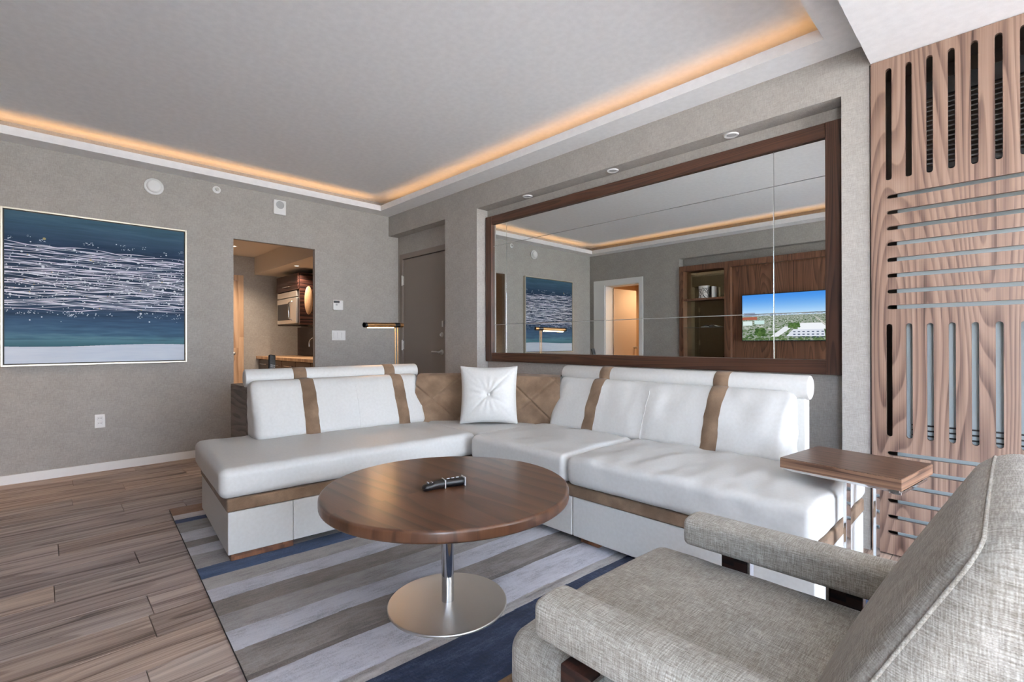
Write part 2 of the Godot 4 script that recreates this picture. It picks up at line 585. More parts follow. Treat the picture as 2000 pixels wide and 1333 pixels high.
	var ebony := wood(411, 256, 512, [rgb8(92, 60, 50), rgb8(66, 42, 36), rgb8(44, 28, 25), rgb8(24, 15, 15)], 7.0, 0.7, 0.4)
	ebony.rotate_90(CLOCKWISE)
	M.ebony = tri(mat(Color.WHITE, 0.25), ebony, 0.8, 0.4)
	var beech := wood(421, 256, 512, [rgb8(210, 174, 138), rgb8(198, 160, 124), rgb8(182, 144, 108), rgb8(156, 118, 86)], 5.0, 1.0, 0.3)
	M.beech = tri(mat(Color.WHITE, 0.45), beech, 0.5, 1.2)
	M.dark_leg = tri(mat(Color(0.8, 0.72, 0.66), 0.45), ebony, 0.5, 0.3)
	M.foot = tri(mat(Color(1.25, 1.2, 1.15), 0.45), top, 0.6)
	M.brass = mat(rgb8(176, 136, 92), 0.3, 1.0)
	M.hall_wall = tri(mat(Color(0.97, 0.95, 0.93), 0.9, 0.0, 0.3), linen, 0.42, 0.42, Vector3(0.3, 0.1, 0.2), true)
	M.cream = mat(rgb8(226, 214, 198), 0.85)
	M.peach = mat(rgb8(232, 206, 182), 0.6)
	M.glass = mat(Color(1, 1, 1, 0.06), 0.0)
	M.glass.transparency = BaseMaterial3D.TRANSPARENCY_ALPHA
	M.shelf_glass = mat(Color(0.55, 0.62, 0.6, 0.35), 0.02)
	M.shelf_glass.transparency = BaseMaterial3D.TRANSPARENCY_ALPHA
	M.canvas = mat(Color.WHITE, 0.75, 0.0, 0.3)
	M.canvas.albedo_texture = tex(paint_canvas())
	M.canvas.texture_repeat = false
	M.champagne = mat(rgb8(206, 200, 184), 0.35, 0.6)
	M.frame_dark = mat(rgb8(52, 50, 44), 0.5)
	var shot := tex(paint_screen())
	M.screen = mat(Color.BLACK, 0.2)
	M.screen.emission_enabled = true
	M.screen.emission = Color.WHITE
	M.screen.emission_operator = BaseMaterial3D.EMISSION_OP_MULTIPLY
	M.screen.emission_texture = shot
	M.screen.emission_energy_multiplier = 1.1
	M.branches = mat(Color.WHITE, 0.4)
	M.branches.albedo_texture = tex(paint_branches())

func glow(c: Color, e: float) -> StandardMaterial3D:
	var m := mat(Color(0.9, 0.9, 0.9), 0.5)
	m.emission_enabled = true
	m.emission = c
	m.emission_energy_multiplier = e
	return m

func area_light(parent: Node, called: String, size: Vector2, c: Color, e: float, t: Transform3D) -> void:
	var l := AreaLight3D.new()
	l.name = called
	l.area_size = size
	l.area_normalize_energy = true
	l.light_color = c
	l.light_energy = e
	l.shadow_enabled = true
	l.area_range = 20.0
	l.transform = t
	parent.add_child(l, true)

func spot(parent: Node, called: String, p: Vector3, c: Color, e: float, angle: float) -> void:
	var l := SpotLight3D.new()
	l.name = called
	l.light_color = c
	l.light_energy = e
	l.spot_angle = angle
	l.spot_angle_attenuation = 0.6
	l.spot_range = 12.0
	l.spot_attenuation = 2.0
	l.light_size = 0.03
	l.shadow_enabled = true
	l.position = p
	l.rotation.x = -PI / 2
	parent.add_child(l, true)

# ---------------------------------------------------------------- the scene
func _ready() -> void:
	var cam := Camera3D.new()
	cam.name = "camera"
	cam.fov = rad_to_deg(2.0 * atan(666.5 / 948.0))
	cam.near = 0.05
	cam.far = 200.0
	cam.current = true
	cam.transform = Transform3D(Basis.from_euler(Vector3(deg_to_rad(0.07), deg_to_rad(-44.19), deg_to_rad(-0.14))), Vector3(0, 1.12, 0))
	add_child(cam)

	var env := Environment.new()
	env.background_mode = Environment.BG_SKY
	var sky := Sky.new()
	var sm := ProceduralSkyMaterial.new()
	sm.sky_top_color = rgb8(172, 202, 240)
	sm.sky_horizon_color = rgb8(234, 240, 250)
	sm.ground_bottom_color = rgb8(216, 218, 220)
	sm.ground_horizon_color = rgb8(230, 233, 236)
	sm.energy_multiplier = 1.0
	sky.sky_material = sm
	env.sky = sky
	env.background_energy_multiplier = 23.0
	env.tonemap_mode = Environment.TONE_MAPPER_LINEAR
	env.tonemap_exposure = 1.16
	env.sdfgi_enabled = true
	env.ssao_enabled = true
	env.ssil_enabled = true
	var we := WorldEnvironment.new()
	we.name = "environment"
	we.environment = env
	add_child(we)

	var sun := DirectionalLight3D.new()
	sun.name = "sun"
	sun.light_color = rgb8(255, 250, 243)
	sun.light_energy = 85.0
	sun.light_angular_distance = 0.6
	sun.shadow_enabled = true
	sun.sky_mode = DirectionalLight3D.SKY_MODE_LIGHT_ONLY
	sun.transform = Transform3D(Basis.looking_at(Vector3(0.06, -0.966, -0.259)), Vector3(0, 10, 10))
	add_child(sun)

	materials()
	build_shell()
	build_cove()
	build_openings()
	build_hall()
	build_screen_panel()
	build_mirror()
	build_painting()
	build_wall_fittings()
	build_wall_unit()
	build_rug()
	build_sofa()
	build_coffee_table()
	build_side_table()
	build_armchair()
	build_desk()

const XB := 3.186
const XC := -0.79
const ZA := -5.53
const ZD := 4.4
const SOF := 2.712
const CEIL := 2.87

func build_shell() -> void:
	# floor: each plank is its own piece, 20 cm rows along x
	var floor := structure("floor", "wood-look plank floor in greyish brown")
	part(floor, "subfloor", boxes([[-2.6, 3.6, -0.1, -0.006, -8.6, 4.6]]), M.grout)
	var rng := RandomNumberGenerator.new()
	rng.seed = 99
	var known := {0: 0.337, 1: 1.02, 2: 0.045, 3: 0.36, 4: 0.95, 5: 0.07, 6: 1.0, 7: 0.72, 8: 0.40, 9: 0.92, 10: 0.162, 11: 0.468, 12: 0.9, 13: 0.187, 14: 0.6}
	var wide := 0.2035
	for row in range(-34, 16):
		var z1 := -2.47 - wide * row
		var z0 := z1 - wide
		var long := 1.22
		var joint: float = known.get(row, rng.randf_range(0.0, long))
		var x := joint - long * ceilf((joint - XC) / long)
		while x < XB + 0.14:
			var a := maxf(x, XC)
			var b := minf(x + long, XB + 0.14)
			var zz0 := maxf(z0, ZA + 0.001)
			if b - a > 0.03 and z1 - zz0 > 0.02:
				var m := rbox(Vector3(snappedf(b - a - 0.003, 0.001), 0.012, snappedf(z1 - zz0 - 0.003, 0.001)), 0.0012, 1)
				part(floor, "plank", m, M.planks[rng.randi() % M.planks.size()], at((a + b) / 2, -0.006, (z1 + zz0) / 2))
			x += long
	# walls
	structure("wall_back", "grey linen papered wall with the kitchen opening", boxes([
		[XC - 0.25, 1.415, 0, 3.0, ZA - 0.06, ZA], [2.246, 3.46, 0, 3.0, ZA - 0.06, ZA], [1.415, 2.246, 2.18, 3.0, ZA - 0.06, ZA]]), M.wall)
	structure("wall_right", "grey linen papered wall with recesses for mirror and entry door", boxes([
		[3.325, 3.46, 2.175, 2.465, ZA, -4.328], [3.325, 3.46, 0, 2.175, ZA, -5.425], [3.325, 3.46, 0, 2.175, -4.49, -4.328], [3.38, 3.46, 0, 2.175, -5.425, -4.49],
		[XB, 3.46, 2.465, 3.0, ZA, -4.328], [XB, 3.46, 0, 3.0, -4.328, -3.788],
		[3.332, 3.46, 0, 2.477, -3.788, -0.654], [XB, 3.46, 2.477, 3.0, -3.788, -0.654],
		[XB, 3.46, 0, 3.0, -0.654, -0.527], [3.42, 3.46, 0, 3.0, -0.527, 0.62], [XB, 3.46, 2.596, 3.0, -0.527, 0.62], [XB, 3.46, 0, 3.0, 0.62, ZD + 0.15]]), M.wall)
	structure("wall_left", "grey linen papered wall behind the television unit", boxes([
		[XC - 0.25, XC, 0, 3.0, ZA, -5.19], [XC - 0.25, XC, 2.14, 3.0, -5.19, -4.475], [XC - 0.25, XC, 0, 3.0, -4.475, -3.75],
		[XC - 0.25, XC - 0.13, 0, 2.455, -3.75, -0.45], [XC - 0.25, XC, 2.455, 3.0, -3.75, -0.45], [XC - 0.25, XC, 0, 3.0, -0.45, 0.45], [XC - 0.25, XC, 2.5, 3.0, 0.45, 1.25], [XC - 0.25, XC, 0, 0.04, 0.45, 1.25], [XC - 0.25, XC, 0, 3.0, 1.25, ZD + 0.15]]), M.wall)
	structure("wall_front", "window wall behind the camera", boxes([
		[XC, -0.62, 0, 3.0, ZD, ZD + 0.15], [3.05, XB, 0, 3.0, ZD, ZD + 0.15], [-0.62, 3.05, 2.5, 3.0, ZD, ZD + 0.15], [-0.62, 3.05, 0, 0.04, ZD, ZD + 0.15]]), M.wall)
	structure("ceiling", "white raised tray ceiling", boxes([[XC - 0.2, 3.46, CEIL, CEIL + 0.1, ZA - 0.1, ZD + 0.15]]), M.ceiling)
	structure("trim_1", "white dropped border with an upturned lip around the tray", boxes([
		[2.965, XB, SOF, SOF + 0.018, ZA, -0.52], [XC, -0.58, SOF, SOF + 0.018, ZA, -0.52], [-0.58, 2.965, SOF, SOF + 0.018, ZA, -5.33], [-0.58, 2.965, SOF, SOF + 0.018, -0.685, -0.52],
		[2.965, 2.983, SOF + 0.018, 2.776, -5.348, -0.667], [-0.598, -0.58, SOF + 0.018, 2.776, -5.348, -0.667], [-0.58, 2.965, SOF + 0.018, 2.776, -5.348, -5.33], [-0.58, 2.965, SOF + 0.018, 2.776, -0.685, -0.667]]), M.ceiling)
	structure("trim_2", "white lowered ceiling by the window", boxes([[XC, XB + 0.02, 2.597, CEIL, -0.52, ZD]]), M.ceiling)
	structure("baseboard_back", "white baseboard under the painting", boxes([[XC, 1.415, 0, 0.072, ZA, ZA + 0.014], [2.246, 3.3, 0, 0.072, ZA, ZA + 0.014]]), M.trim)
	structure("baseboard_left", "white baseboard of the television wall", boxes([[XC, XC + 0.014, 0, 0.072, -4.4, -3.78], [XC, XC + 0.014, 0, 0.072, -0.44, 0.45]]), M.trim)
	structure("baseboard_right", "white baseboard between entry door and mirror", boxes([[XB - 0.014, XB, 0, 0.072, -4.328, -3.788]]), M.trim)
	# glazing behind the camera
	for k in 3:
		var x0 := -0.62 + k * 3.67 / 3
		var x1 := x0 + 3.67 / 3
		var w := structure("window_%d" % (k + 1), "tall sliding glass panel, number %d from the television wall" % (k + 1))
		part(w, "window_frame", boxes([[x0, x0 + 0.05, 0.04, 2.5, ZD + 0.04, ZD + 0.09], [x1 - 0.05, x1, 0.04, 2.5, ZD + 0.04, ZD + 0.09], [x0 + 0.05, x1 - 0.05, 0.04, 0.1, ZD + 0.04, ZD + 0.09], [x0 + 0.05, x1 - 0.05, 2.44, 2.5, ZD + 0.04, ZD + 0.09]]), M.trim)
		part(w, "pane", picture(Vector3(x0 + 0.05, 2.44, ZD + 0.065), Vector3(x1 - 0.05, 2.44, ZD + 0.065), Vector3(x1 - 0.05, 0.1, ZD + 0.065), Vector3(x0 + 0.05, 0.1, ZD + 0.065)), M.glass)

	for k in 1:
		var z0 := 0.45
		var z1 := 1.25
		var w := structure("window_%d" % (k + 4), "tall glass panel in the television wall beside the camera")
		part(w, "window_frame", boxes([[XC - 0.14, XC - 0.09, 0.04, 2.5, z0, z0 + 0.05], [XC - 0.14, XC - 0.09, 0.04, 2.5, z1 - 0.05, z1], [XC - 0.14, XC - 0.09, 0.04, 0.1, z0 + 0.05, z1 - 0.05], [XC - 0.14, XC - 0.09, 2.44, 2.5, z0 + 0.05, z1 - 0.05]]), M.trim)
		part(w, "pane", picture(Vector3(XC - 0.115, 2.44, z0 + 0.05), Vector3(XC - 0.115, 2.44, z1 - 0.05), Vector3(XC - 0.115, 0.1, z1 - 0.05), Vector3(XC - 0.115, 0.1, z0 + 0.05)), M.glass)

	structure("floor_balcony", "pale tiled balcony outside the glass", boxes([[XC - 0.25, 3.46, -0.14, -0.02, ZD + 0.15, ZD + 2.2]]), M.trim)

func build_cove() -> void:
	var warm := Color(1.0, 0.74, 0.46)
	var g := glow(warm, 2.0)
	var runs := [
		["warm light strip in the ceiling cove above the mirror wall", Vector3(3.03, 0, -3.0), 4.55, 0.0],
		["warm light strip in the ceiling cove above the television wall", Vector3(-0.645, 0, -3.0), 4.55, 0.0],
		["warm light strip in the ceiling cove above the painting", Vector3(1.19, 0, -5.395), 3.4, 90.0],
		["warm light strip in the ceiling cove nearest the window", Vector3(1.19, 0, -0.62), 3.4, 90.0]]
	for r in runs:
		var t := thing("cove_light", r[0], "strip light", Vector3(r[1].x, SOF + 0.02, r[1].z), deg_to_rad(r[3]), "cove light strips")
		part(t, "channel", boxes([[-0.012, 0.012, 0.0, 0.008, -r[2] / 2, r[2] / 2]]), M.white_plastic)
		part(t, "light_strip", boxes([[-0.006, 0.006, 0.008, 0.011, -r[2] / 2, r[2] / 2]]), g)
		area_light(t, "strip_lamp", Vector2(0.014, r[2]), warm, 0.13, turned(Vector3.RIGHT, 90, Vector3(0, 0.014, 0)))

func build_openings() -> void:
	# entry door in its recess
	var d := structure("door_1", "taupe entry door with lever handle in the corner recess")
	part(d, "door_frame", boxes([[3.312, 3.335, 0, 2.235, -5.475, -5.41], [3.312, 3.335, 0, 2.235, -4.5, -4.44], [3.312, 3.335, 2.172, 2.235, -5.41, -4.5]]), M.door_taupe)
	part(d, "leaf", rbox(Vector3(0.045, 2.16, 0.905), 0.003, 1), M.door_taupe, at(3.352, 1.085, -4.955))
	for y in [1.9, 1.08, 0.3]:
		var h := part(d, "hinge", rbox(Vector3(0.02, 0.11, 0.035), 0.003, 1), M.steel, at(3.318, y, -5.41))
		part(h, "pin", lathe([Vector2(0, -0.065), Vector2(0.007, -0.065), Vector2(0.007, 0.065), Vector2(0, 0.065)], 10), M.steel, at(-0.012, 0, 0.0))
	var lev := part(d, "lever_handle", lathe([Vector2(0, 0), Vector2(0.03, 0), Vector2(0.03, 0.008), Vector2(0.012, 0.014), Vector2(0.012, 0.05), Vector2(0, 0.05)], 20), M.steel, turned(Vector3.BACK, 90, Vector3(3.33, 1.0, -4.585)))
	part(lev, "lever", tube([Vector3(0.0, 0.045, 0), Vector3(0.004, 0.05, -0.04), Vector3(0.004, 0.052, -0.13)], 0.009, 10), M.steel)
	part(d, "deadbolt", lathe([Vector2(0, 0), Vector2(0.03, 0), Vector2(0.028, 0.012), Vector2(0.018, 0.016), Vector2(0.016, 0.03), Vector2(0, 0.03)], 20), M.steel, turned(Vector3.BACK, 90, Vector3(3.33, 1.2, -4.575)))
	part(d, "door_latch", rbox(Vector3(0.03, 0.07, 0.03), 0.006, 2), M.steel, at(3.32, 1.325, -4.545))
	# bedroom door on the television wall, seen in the mirror
	var b := structure("door_2", "white framed doorway with a pale leaf standing open")
	for x in [XC, XC - 0.25]:
		var s := 0.018 if x == XC else -0.018
		part(b, "casing", boxes([[minf(x, x + s), maxf(x, x + s), 0, 2.235, -5.43, -5.19], [minf(x, x + s), maxf(x, x + s), 0, 2.235, -4.475, -4.405], [minf(x, x + s), maxf(x, x + s), 2.14, 2.235, -5.19, -4.475]]), M.trim)
	part(b, "jamb", boxes([[XC - 0.25, XC, 0, 2.14, -5.19, -5.175], [XC - 0.25, XC, 0, 2.14, -4.49, -4.475], [XC - 0.25, XC, 2.125, 2.14, -5.175, -4.49]]), M.trim)
	var leaf := part(b, "leaf", rbox(Vector3(0.7, 2.09, 0.04), 0.004, 1), M.peach, turned(Vector3.UP, 4.0, Vector3(XC - 0.25 - 0.33, 1.06, -5.15)))
	part(leaf, "door_knob", lathe([Vector2(0, 0), Vector2(0.025, 0), Vector2(0.025, 0.006), Vector2(0.01, 0.012), Vector2(0.01, 0.035), Vector2(0.026, 0.045), Vector2(0.026, 0.06), Vector2(0, 0.066)], 18), M.steel, turned(Vector3.RIGHT, 90, Vector3(-0.28, -0.06, 0.02)))
	for y in [1.85, 0.98, 0.3]: part(b, "hinge", rbox(Vector3(0.012, 0.1, 0.03), 0.003, 1), M.steel, at(XC - 0.245, y, -5.168))
	structure("wall_bedroom", "walls of the room behind the open doorway", boxes([
		[-2.6, XC - 0.25, 0, 2.5, -5.65, -5.53], [-2.6, -2.5, 0, 2.5, -5.53, -3.3], [-2.6, XC - 0.25, 0, 2.5, -3.4, -3.3], [-2.6, XC - 0.25, 2.5, 2.6, -5.65, -3.3]]), mat(rgb8(210, 176, 140), 0.8))
	var l := thing("ceiling_light", "round glowing ceiling light in the room beyond the open doorway", "light", Vector3(-1.75, 2.5, -4.4))
	part(l, "shade", lathe([Vector2(0, -0.07), Vector2(0.1, -0.06), Vector2(0.15, -0.02), Vector2(0.15, 0)], 24), glow(Color(1.0, 0.85, 0.68), 3.0))
	spot(l, "lamp", Vector3(0, -0.09, 0), Color(1.0, 0.86, 0.7), 1.5, 85)

func downlight(label: String, p: Vector3, c: Color, e: float, lit: bool, group: String) -> void:
	var t := thing("recessed_downlight", label, "light", p, 0, group)
	part(t, "ring", lathe([Vector2(0.026, 0.004), Vector2(0.03, -0.004), Vector2(0.042, -0.007), Vector2(0.047, -0.002), Vector2(0.047, 0.0)], 24), M.white_plastic)
	if lit:
		part(t, "lens", lathe([Vector2(0, -0.001), Vector2(0.028, -0.001)], 20), glow(c, 6.0))
		spot(t, "lamp", Vector3(0, -0.012, 0), c, e, 65)
	else:
		part(t, "lens", lathe([Vector2(0, -0.008), Vector2(0.018, -0.006), Vector2(0.028, -0.001)], 20), M.grey_plastic)

func build_hall() -> void:
	var za := ZA - 0.06
	var zb := -8.27
	structure("wall_hall_back", "grey papered end wall of the hall", boxes([[0.9, 3.2, 0, 2.6, zb - 0.1, zb]]), M.hall_wall)
	structure("wall_hall_left", "grey papered left wall of the hall", boxes([[0.9, 1.0, 0, 2.6, zb, za]]), M.hall_wall)
	structure("wall_hall_right", "grey papered wall behind the kitchenette", boxes([[3.085, 3.2, 0, 2.6, zb, za]]), M.hall_wall)
	structure("ceiling_hall", "plain hall ceiling", boxes([[0.9, 3.2, 2.45, 2.6, zb, za]]), M.cream)
	structure("trim_3", "lowered bulkhead over the kitchenette", boxes([[2.41, 3.08, 2.18, 2.45, zb, za - 0.06]]), M.cream)
	structure("floor_hall", "hall floor", boxes([[0.9, 3.2, -0.012, 0.0, zb, ZA]]), M.planks[1])
	var d := structure("door_3", "honey coloured wooden door at the end of the hall")
	part(d, "door_frame", boxes([[1.36, 1.44, 0, 2.15, zb, zb + 0.02], [2.18, 2.25, 0, 2.15, zb, zb + 0.02], [1.44, 2.18, 2.07, 2.15, zb, zb + 0.02]]), M.beech)
	part(d, "leaf", rbox(Vector3(0.74, 2.06, 0.03), 0.003, 1), M.beech, at(1.81, 1.035, zb + 0.012))
	part(d, "panel", rbox(Vector3(0.5, 1.75, 0.02), 0.008, 2), M.beech, at(1.81, 1.1, zb + 0.03))
	part(d, "door_knob", lathe([Vector2(0, 0), Vector2(0.024, 0), Vector2(0.01, 0.012), Vector2(0.026, 0.045), Vector2(0, 0.06)], 16), M.steel, turned(Vector3.RIGHT, 90, Vector3(2.1, 0.95, zb + 0.027)))
	# base cabinets, worktop, upper cabinet, microwave
	var bc := thing("base_cabinet", "dark red-brown kitchen base cabinet with silver handles", "cabinet", Vector3(2.46, 0, -7.0))
	part(bc, "body", boxes([[0.02, 0.62, 0, 0.861, zb + 7.001, za + 6.93]]), M.ebony)
	var zz := zb + 7.01
	while zz < za + 6.9:
		for y in [[0.1, 0.66], [0.68, 0.85]]:
			var dr := part(bc, "drawer", rbox(Vector3(0.02, y[1] - y[0], 0.5), 0.003, 1), M.ebony, at(0.012, (y[0] + y[1]) / 2, zz + 0.255))
			part(dr, "handle", tube([Vector3(-0.01, 0.02, -0.12), Vector3(-0.03, 0.02, -0.11), Vector3(-0.03, 0.02, 0.11), Vector3(-0.01, 0.02, 0.12)], 0.006, 8), M.chrome)
		zz += 0.515
	var ct := thing("worktop", "light wooden kitchen worktop seen through the opening", "worktop", Vector3(2.43, 0.862, -7.0))
	part(ct, "slab", boxes([[0, 0.65, 0, 0.04, zb + 7.001, za + 6.93]]), M.beech)
	part(ct, "backsplash", boxes([[0.638, 0.649, 0.04, 0.5, zb + 7.001, za + 6.93]]), M.ebony)
	var f := thing("kitchen_faucet", "chrome gooseneck tap on the kitchen worktop", "tap", Vector3(2.92, 0.903, -7.0))
	part(f, "base", lathe([Vector2(0.026, 0), Vector2(0.026, 0.02), Vector2(0.014, 0.05), Vector2(0, 0.05)], 16), M.chrome)
	var arc := [Vector3(0, 0.02, 0)]
	for k in 13: arc.append(Vector3(-0.08 + 0.08 * cos(PI * k / 12.0), 0.2 + 0.08 * sin(PI * k / 12.0), 0))
	arc.append(Vector3(-0.16, 0.15, 0))
	part(f, "spout", tube(arc, 0.011, 10), M.chrome)
	var uc := thing("upper_cabinet", "dark striped upper kitchen cabinet with a pale oval on its side", "cabinet", Vector3(2.85, 1.37, -7.475))
	part(uc, "body", boxes([[-0.21, 0.23, 0.5, 0.74, -0.445, 0.445], [-0.21, 0.23, 0, 0.5, 0.395, 0.445], [-0.21, 0.23, 0, 0.5, -0.445, -0.395]]), M.ebony)
	var dd := part(uc, "cabinet_door", rbox(Vector3(0.02, 0.23, 0.86), 0.003, 1), M.ebony, at(-0.222, 0.62, 0))
	part(dd, "handle", tube([Vector3(-0.01, -0.06, -0.12), Vector3(-0.03, -0.06, -0.11), Vector3(-0.03, -0.06, 0.11), Vector3(-0.01, -0.06, 0.12)], 0.006, 8), M.chrome)
	part(uc, "oval_inlay", lathe([Vector2(0, 0.004), Vector2(0.95, 0.004), Vector2(1, 0)], 40), M.beech, Transform3D(Basis(Vector3(0.06, 0, 0), Vector3(0, 0, 1), Vector3(0, -0.205, 0)), Vector3(-0.085, 0.35, 0.445)), "pale wooden oval")
	var mw := thing("microwave_oven", "stainless steel microwave built in below the dark upper cabinet", "microwave", Vector3(2.64, 1.375, -7.475))
	part(mw, "body", rbox(Vector3(0.4, 0.48, 0.78), 0.006, 1), M.black, at(0.2, 0.245, 0))
	part(mw, "door", rbox(Vector3(0.03, 0.37, 0.76), 0.006, 2), M.brushed, at(-0.015, 0.2, 0))
	part(mw, "window", rbox(Vector3(0.006, 0.24, 0.5), 0.002, 1), M.black, at(-0.032, 0.19, -0.1))
	part(mw, "vent", rbox(Vector3(0.03, 0.08, 0.76), 0.004, 1), M.brushed, at(-0.012, 0.44, 0))
	part(mw, "handle", tube([Vector3(-0.02, 0.06, 0.22), Vector3(-0.07, 0.09, 0.22), Vector3(-0.075, 0.2, 0.22), Vector3(-0.07, 0.31, 0.22), Vector3(-0.02, 0.34, 0.22)], 0.011, 10), M.chrome)
	downlight("small lit downlight in the hall ceiling near the kitchen opening", Vector3(1.917, 2.45, -7.49), Color(1.0, 0.92, 0.83), 2.4, true, "hall downlights")
	downlight("small lit downlight in the bulkhead above the microwave", Vector3(2.55, 2.18, -6.9), Color(1.0, 0.92, 0.83), 1.5, true, "hall downlights")

func stadium(w: float, l: float) -> PackedVector2Array:
	var p := PackedVector2Array()
	for k in 9: p.append(Vector2(cos(PI * k / 8.0) * w / 2, l / 2 - w / 2 + sin(PI * k / 8.0) * w / 2))
	for k in 9: p.append(Vector2(-cos(PI * k / 8.0) * w / 2, -l / 2 + w / 2 - sin(PI * k / 8.0) * w / 2))
	return p

func build_screen_panel() -> void:
	var t := thing("slotted_wood_panel", "tall walnut wall panel cut with upright and level slots", "panel", Vector3(XB, 0, 0.0))
	var cs := CSGBox3D.new()
	cs.name = "panel"
	cs.size = Vector3(0.02, 2.585, 1.13)
	cs.position = Vector3(0.0, 1.302, 0.046)
	cs.material = M.walnut
	t.add_child(cs)
	var cut := func(w: float, l: float, y: float, z: float, level: bool) -> void:
		var c := CSGPolygon3D.new()
		c.name = "slot"
		c.polygon = stadium(w, l)
		c.depth = 0.06
		c.operation = CSGShape3D.OPERATION_SUBTRACTION
		c.material = M.walnut
		c.transform = Transform3D(Basis(Vector3.UP, PI / 2) * (Basis(Vector3.BACK, PI / 2) if level else Basis()), Vector3(0.03, y - 1.302, z - 0.046))
		cs.add_child(c, true)
	for k in 12:
		var z := -0.444 + 0.0813 * k
		cut.call(0.026, 0.585, 2.25, z, false)
		cut.call(0.026, 0.588, 0.914, z, false)
	for k in 8: cut.call(0.021, 0.93, 1.871 - 0.0824 * k, 0.012, true)
	for k in 6: cut.call(0.021, 0.93, 0.533 - 0.0824 * k, 0.012, true)
	# what shows through the slots
	part(t, "backing_board", boxes([[0.045, 0.06, 0.02, 1.68, -0.418, 0.56]]), M.grey_board, Transform3D(), "pale grey board behind the slots")
	part(t, "upper_board", boxes([[0.075, 0.09, 1.68, 1.96, -0.418, 0.56]]), M.grey_board)
	part(t, "closet_lining", boxes([[0.215, 0.23, 0.02, 2.59, -0.52, 0.6], [0.012, 0.215, 0.02, 2.59, -0.526, -0.51], [0.012, 0.215, 2.57, 2.595, -0.51, 0.6], [0.09, 0.215, 1.95, 1.97, -0.51, 0.6], [0.012, 0.215, 0.02, 2.59, 0.6, 0.615]]), M.liner)
	part(t, "vent_frame", boxes([[0.07, 0.09, 2.36, 2.44, -0.33, 0.56], [0.07, 0.09, 1.985, 2.01, -0.33, 0.56], [0.07, 0.09, 2.01, 2.36, -0.33, -0.31]]), M.black)
	for k in 14: part(t, "vent_slat", rbox(Vector3(0.024, 0.003, 0.86), 0.001, 1), M.grey_plastic, turned(Vector3.BACK, 30, Vector3(0.085, 2.028 + 0.0245 * k, 0.125)))
	for k in 3: part(t, "louvre", rbox(Vector3(0.006, 0.008, 0.9), 0.002, 1), M.black, at(0.043, 0.634 + 0.026 * k, 0.09))

func build_mirror() -> void:
	var t := thing("wall_mirror", "huge wood framed wall mirror in nine panes above the sofa", "mirror", Vector3(3.332, 0.922, -2.22))
	var z0 := -1.553
	var z1 := 1.553
	var hh := 1.476
	var b := 0.085
	part(t, "frame_bar", rbox(Vector3(0.04, hh, b), 0.003, 1), M.walnut_dark, at(-0.02, hh / 2, z0 + b / 2))
	part(t, "frame_bar", rbox(Vector3(0.04, hh, b + 0.01), 0.003, 1), M.walnut_dark, at(-0.02, hh / 2, z1 - b / 2))
	for y in [b / 2, hh - b / 2]:
		part(t, "frame_bar", rbox(Vector3(0.036, z1 - z0 - 2 * b, b), 0.003, 1), M.walnut_dark, turned(Vector3.RIGHT, 90, Vector3(-0.018, y, 0)))
	part(t, "backing", boxes([[-0.006, -0.001, b - 0.01, hh - b + 0.01, z0 + b - 0.01, z1 - b + 0.01]]), M.mirror_edge)
	var zs := [z0 + b, z0 + b + 0.2, z1 - b - 0.29, z1 - b]
	var ys := [b, b + 0.285, hh - b - 0.22, hh - b]
	for i in 3:
		for j in 3:
			var s := Vector3(0.007, ys[j + 1] - ys[j] - 0.0025, zs[i + 1] - zs[i] - 0.0025)
			part(t, "pane", rbox(s, 0.0018, 2), M.mirror, at(-0.0105, (ys[j] + ys[j + 1]) / 2, (zs[i] + zs[i + 1]) / 2))
	for p in [[-3.141, "leftmost, above the corner of the sofa"], [-2.202, "middle one of the three above the mirror"], [-1.281, "nearest the slotted wood panel"]]:
		downlight("small round unlit downlight in the mirror recess, " + p[1], Vector3(3.26, 2.477, p[0]), Color.WHITE, 0.0, false, "downlights above the mirror")

func build_painting() -> void:
	var t := thing("framed_painting", "large blue abstract painting with white paint threads in a thin pale frame", "painting", Vector3(0.391, 0.932, ZA + 0.001))
	var w := 1.228
	var h := 1.257
	for s in [-1, 1]:
		part(t, "frame_bar", rbox(Vector3(0.014, h, 0.05), 0.002, 1), M.champagne, at(s * (w / 2 - 0.007), h / 2, 0.025))
		part(t, "frame_bar", rbox(Vector3(w - 0.028, 0.014, 0.05), 0.002, 1), M.champagne, at(0, h / 2 + s * (h / 2 - 0.007), 0.025))
	part(t, "shadow_gap", boxes([[-w / 2 + 0.014, w / 2 - 0.014, 0.014, h - 0.014, 0.0, 0.012]]), M.frame_dark)
	part(t, "canvas", boxes([[-w / 2 + 0.022, w / 2 - 0.022, 0.022, h - 0.022, 0.012, 0.04]]), M.trim)
	var a := w / 2 - 0.022
	part(t, "painted_face", picture(Vector3(-a, h - 0.022, 0.0405), Vector3(a, h - 0.022, 0.0405), Vector3(a, 0.022, 0.0405), Vector3(-a, 0.022, 0.0405)), M.canvas)

func facing(x: float, y: float) -> Transform3D:        # lathe axis turned off the back wall
	return turned(Vector3.RIGHT, 90, Vector3(x, y, ZA + 0.001))

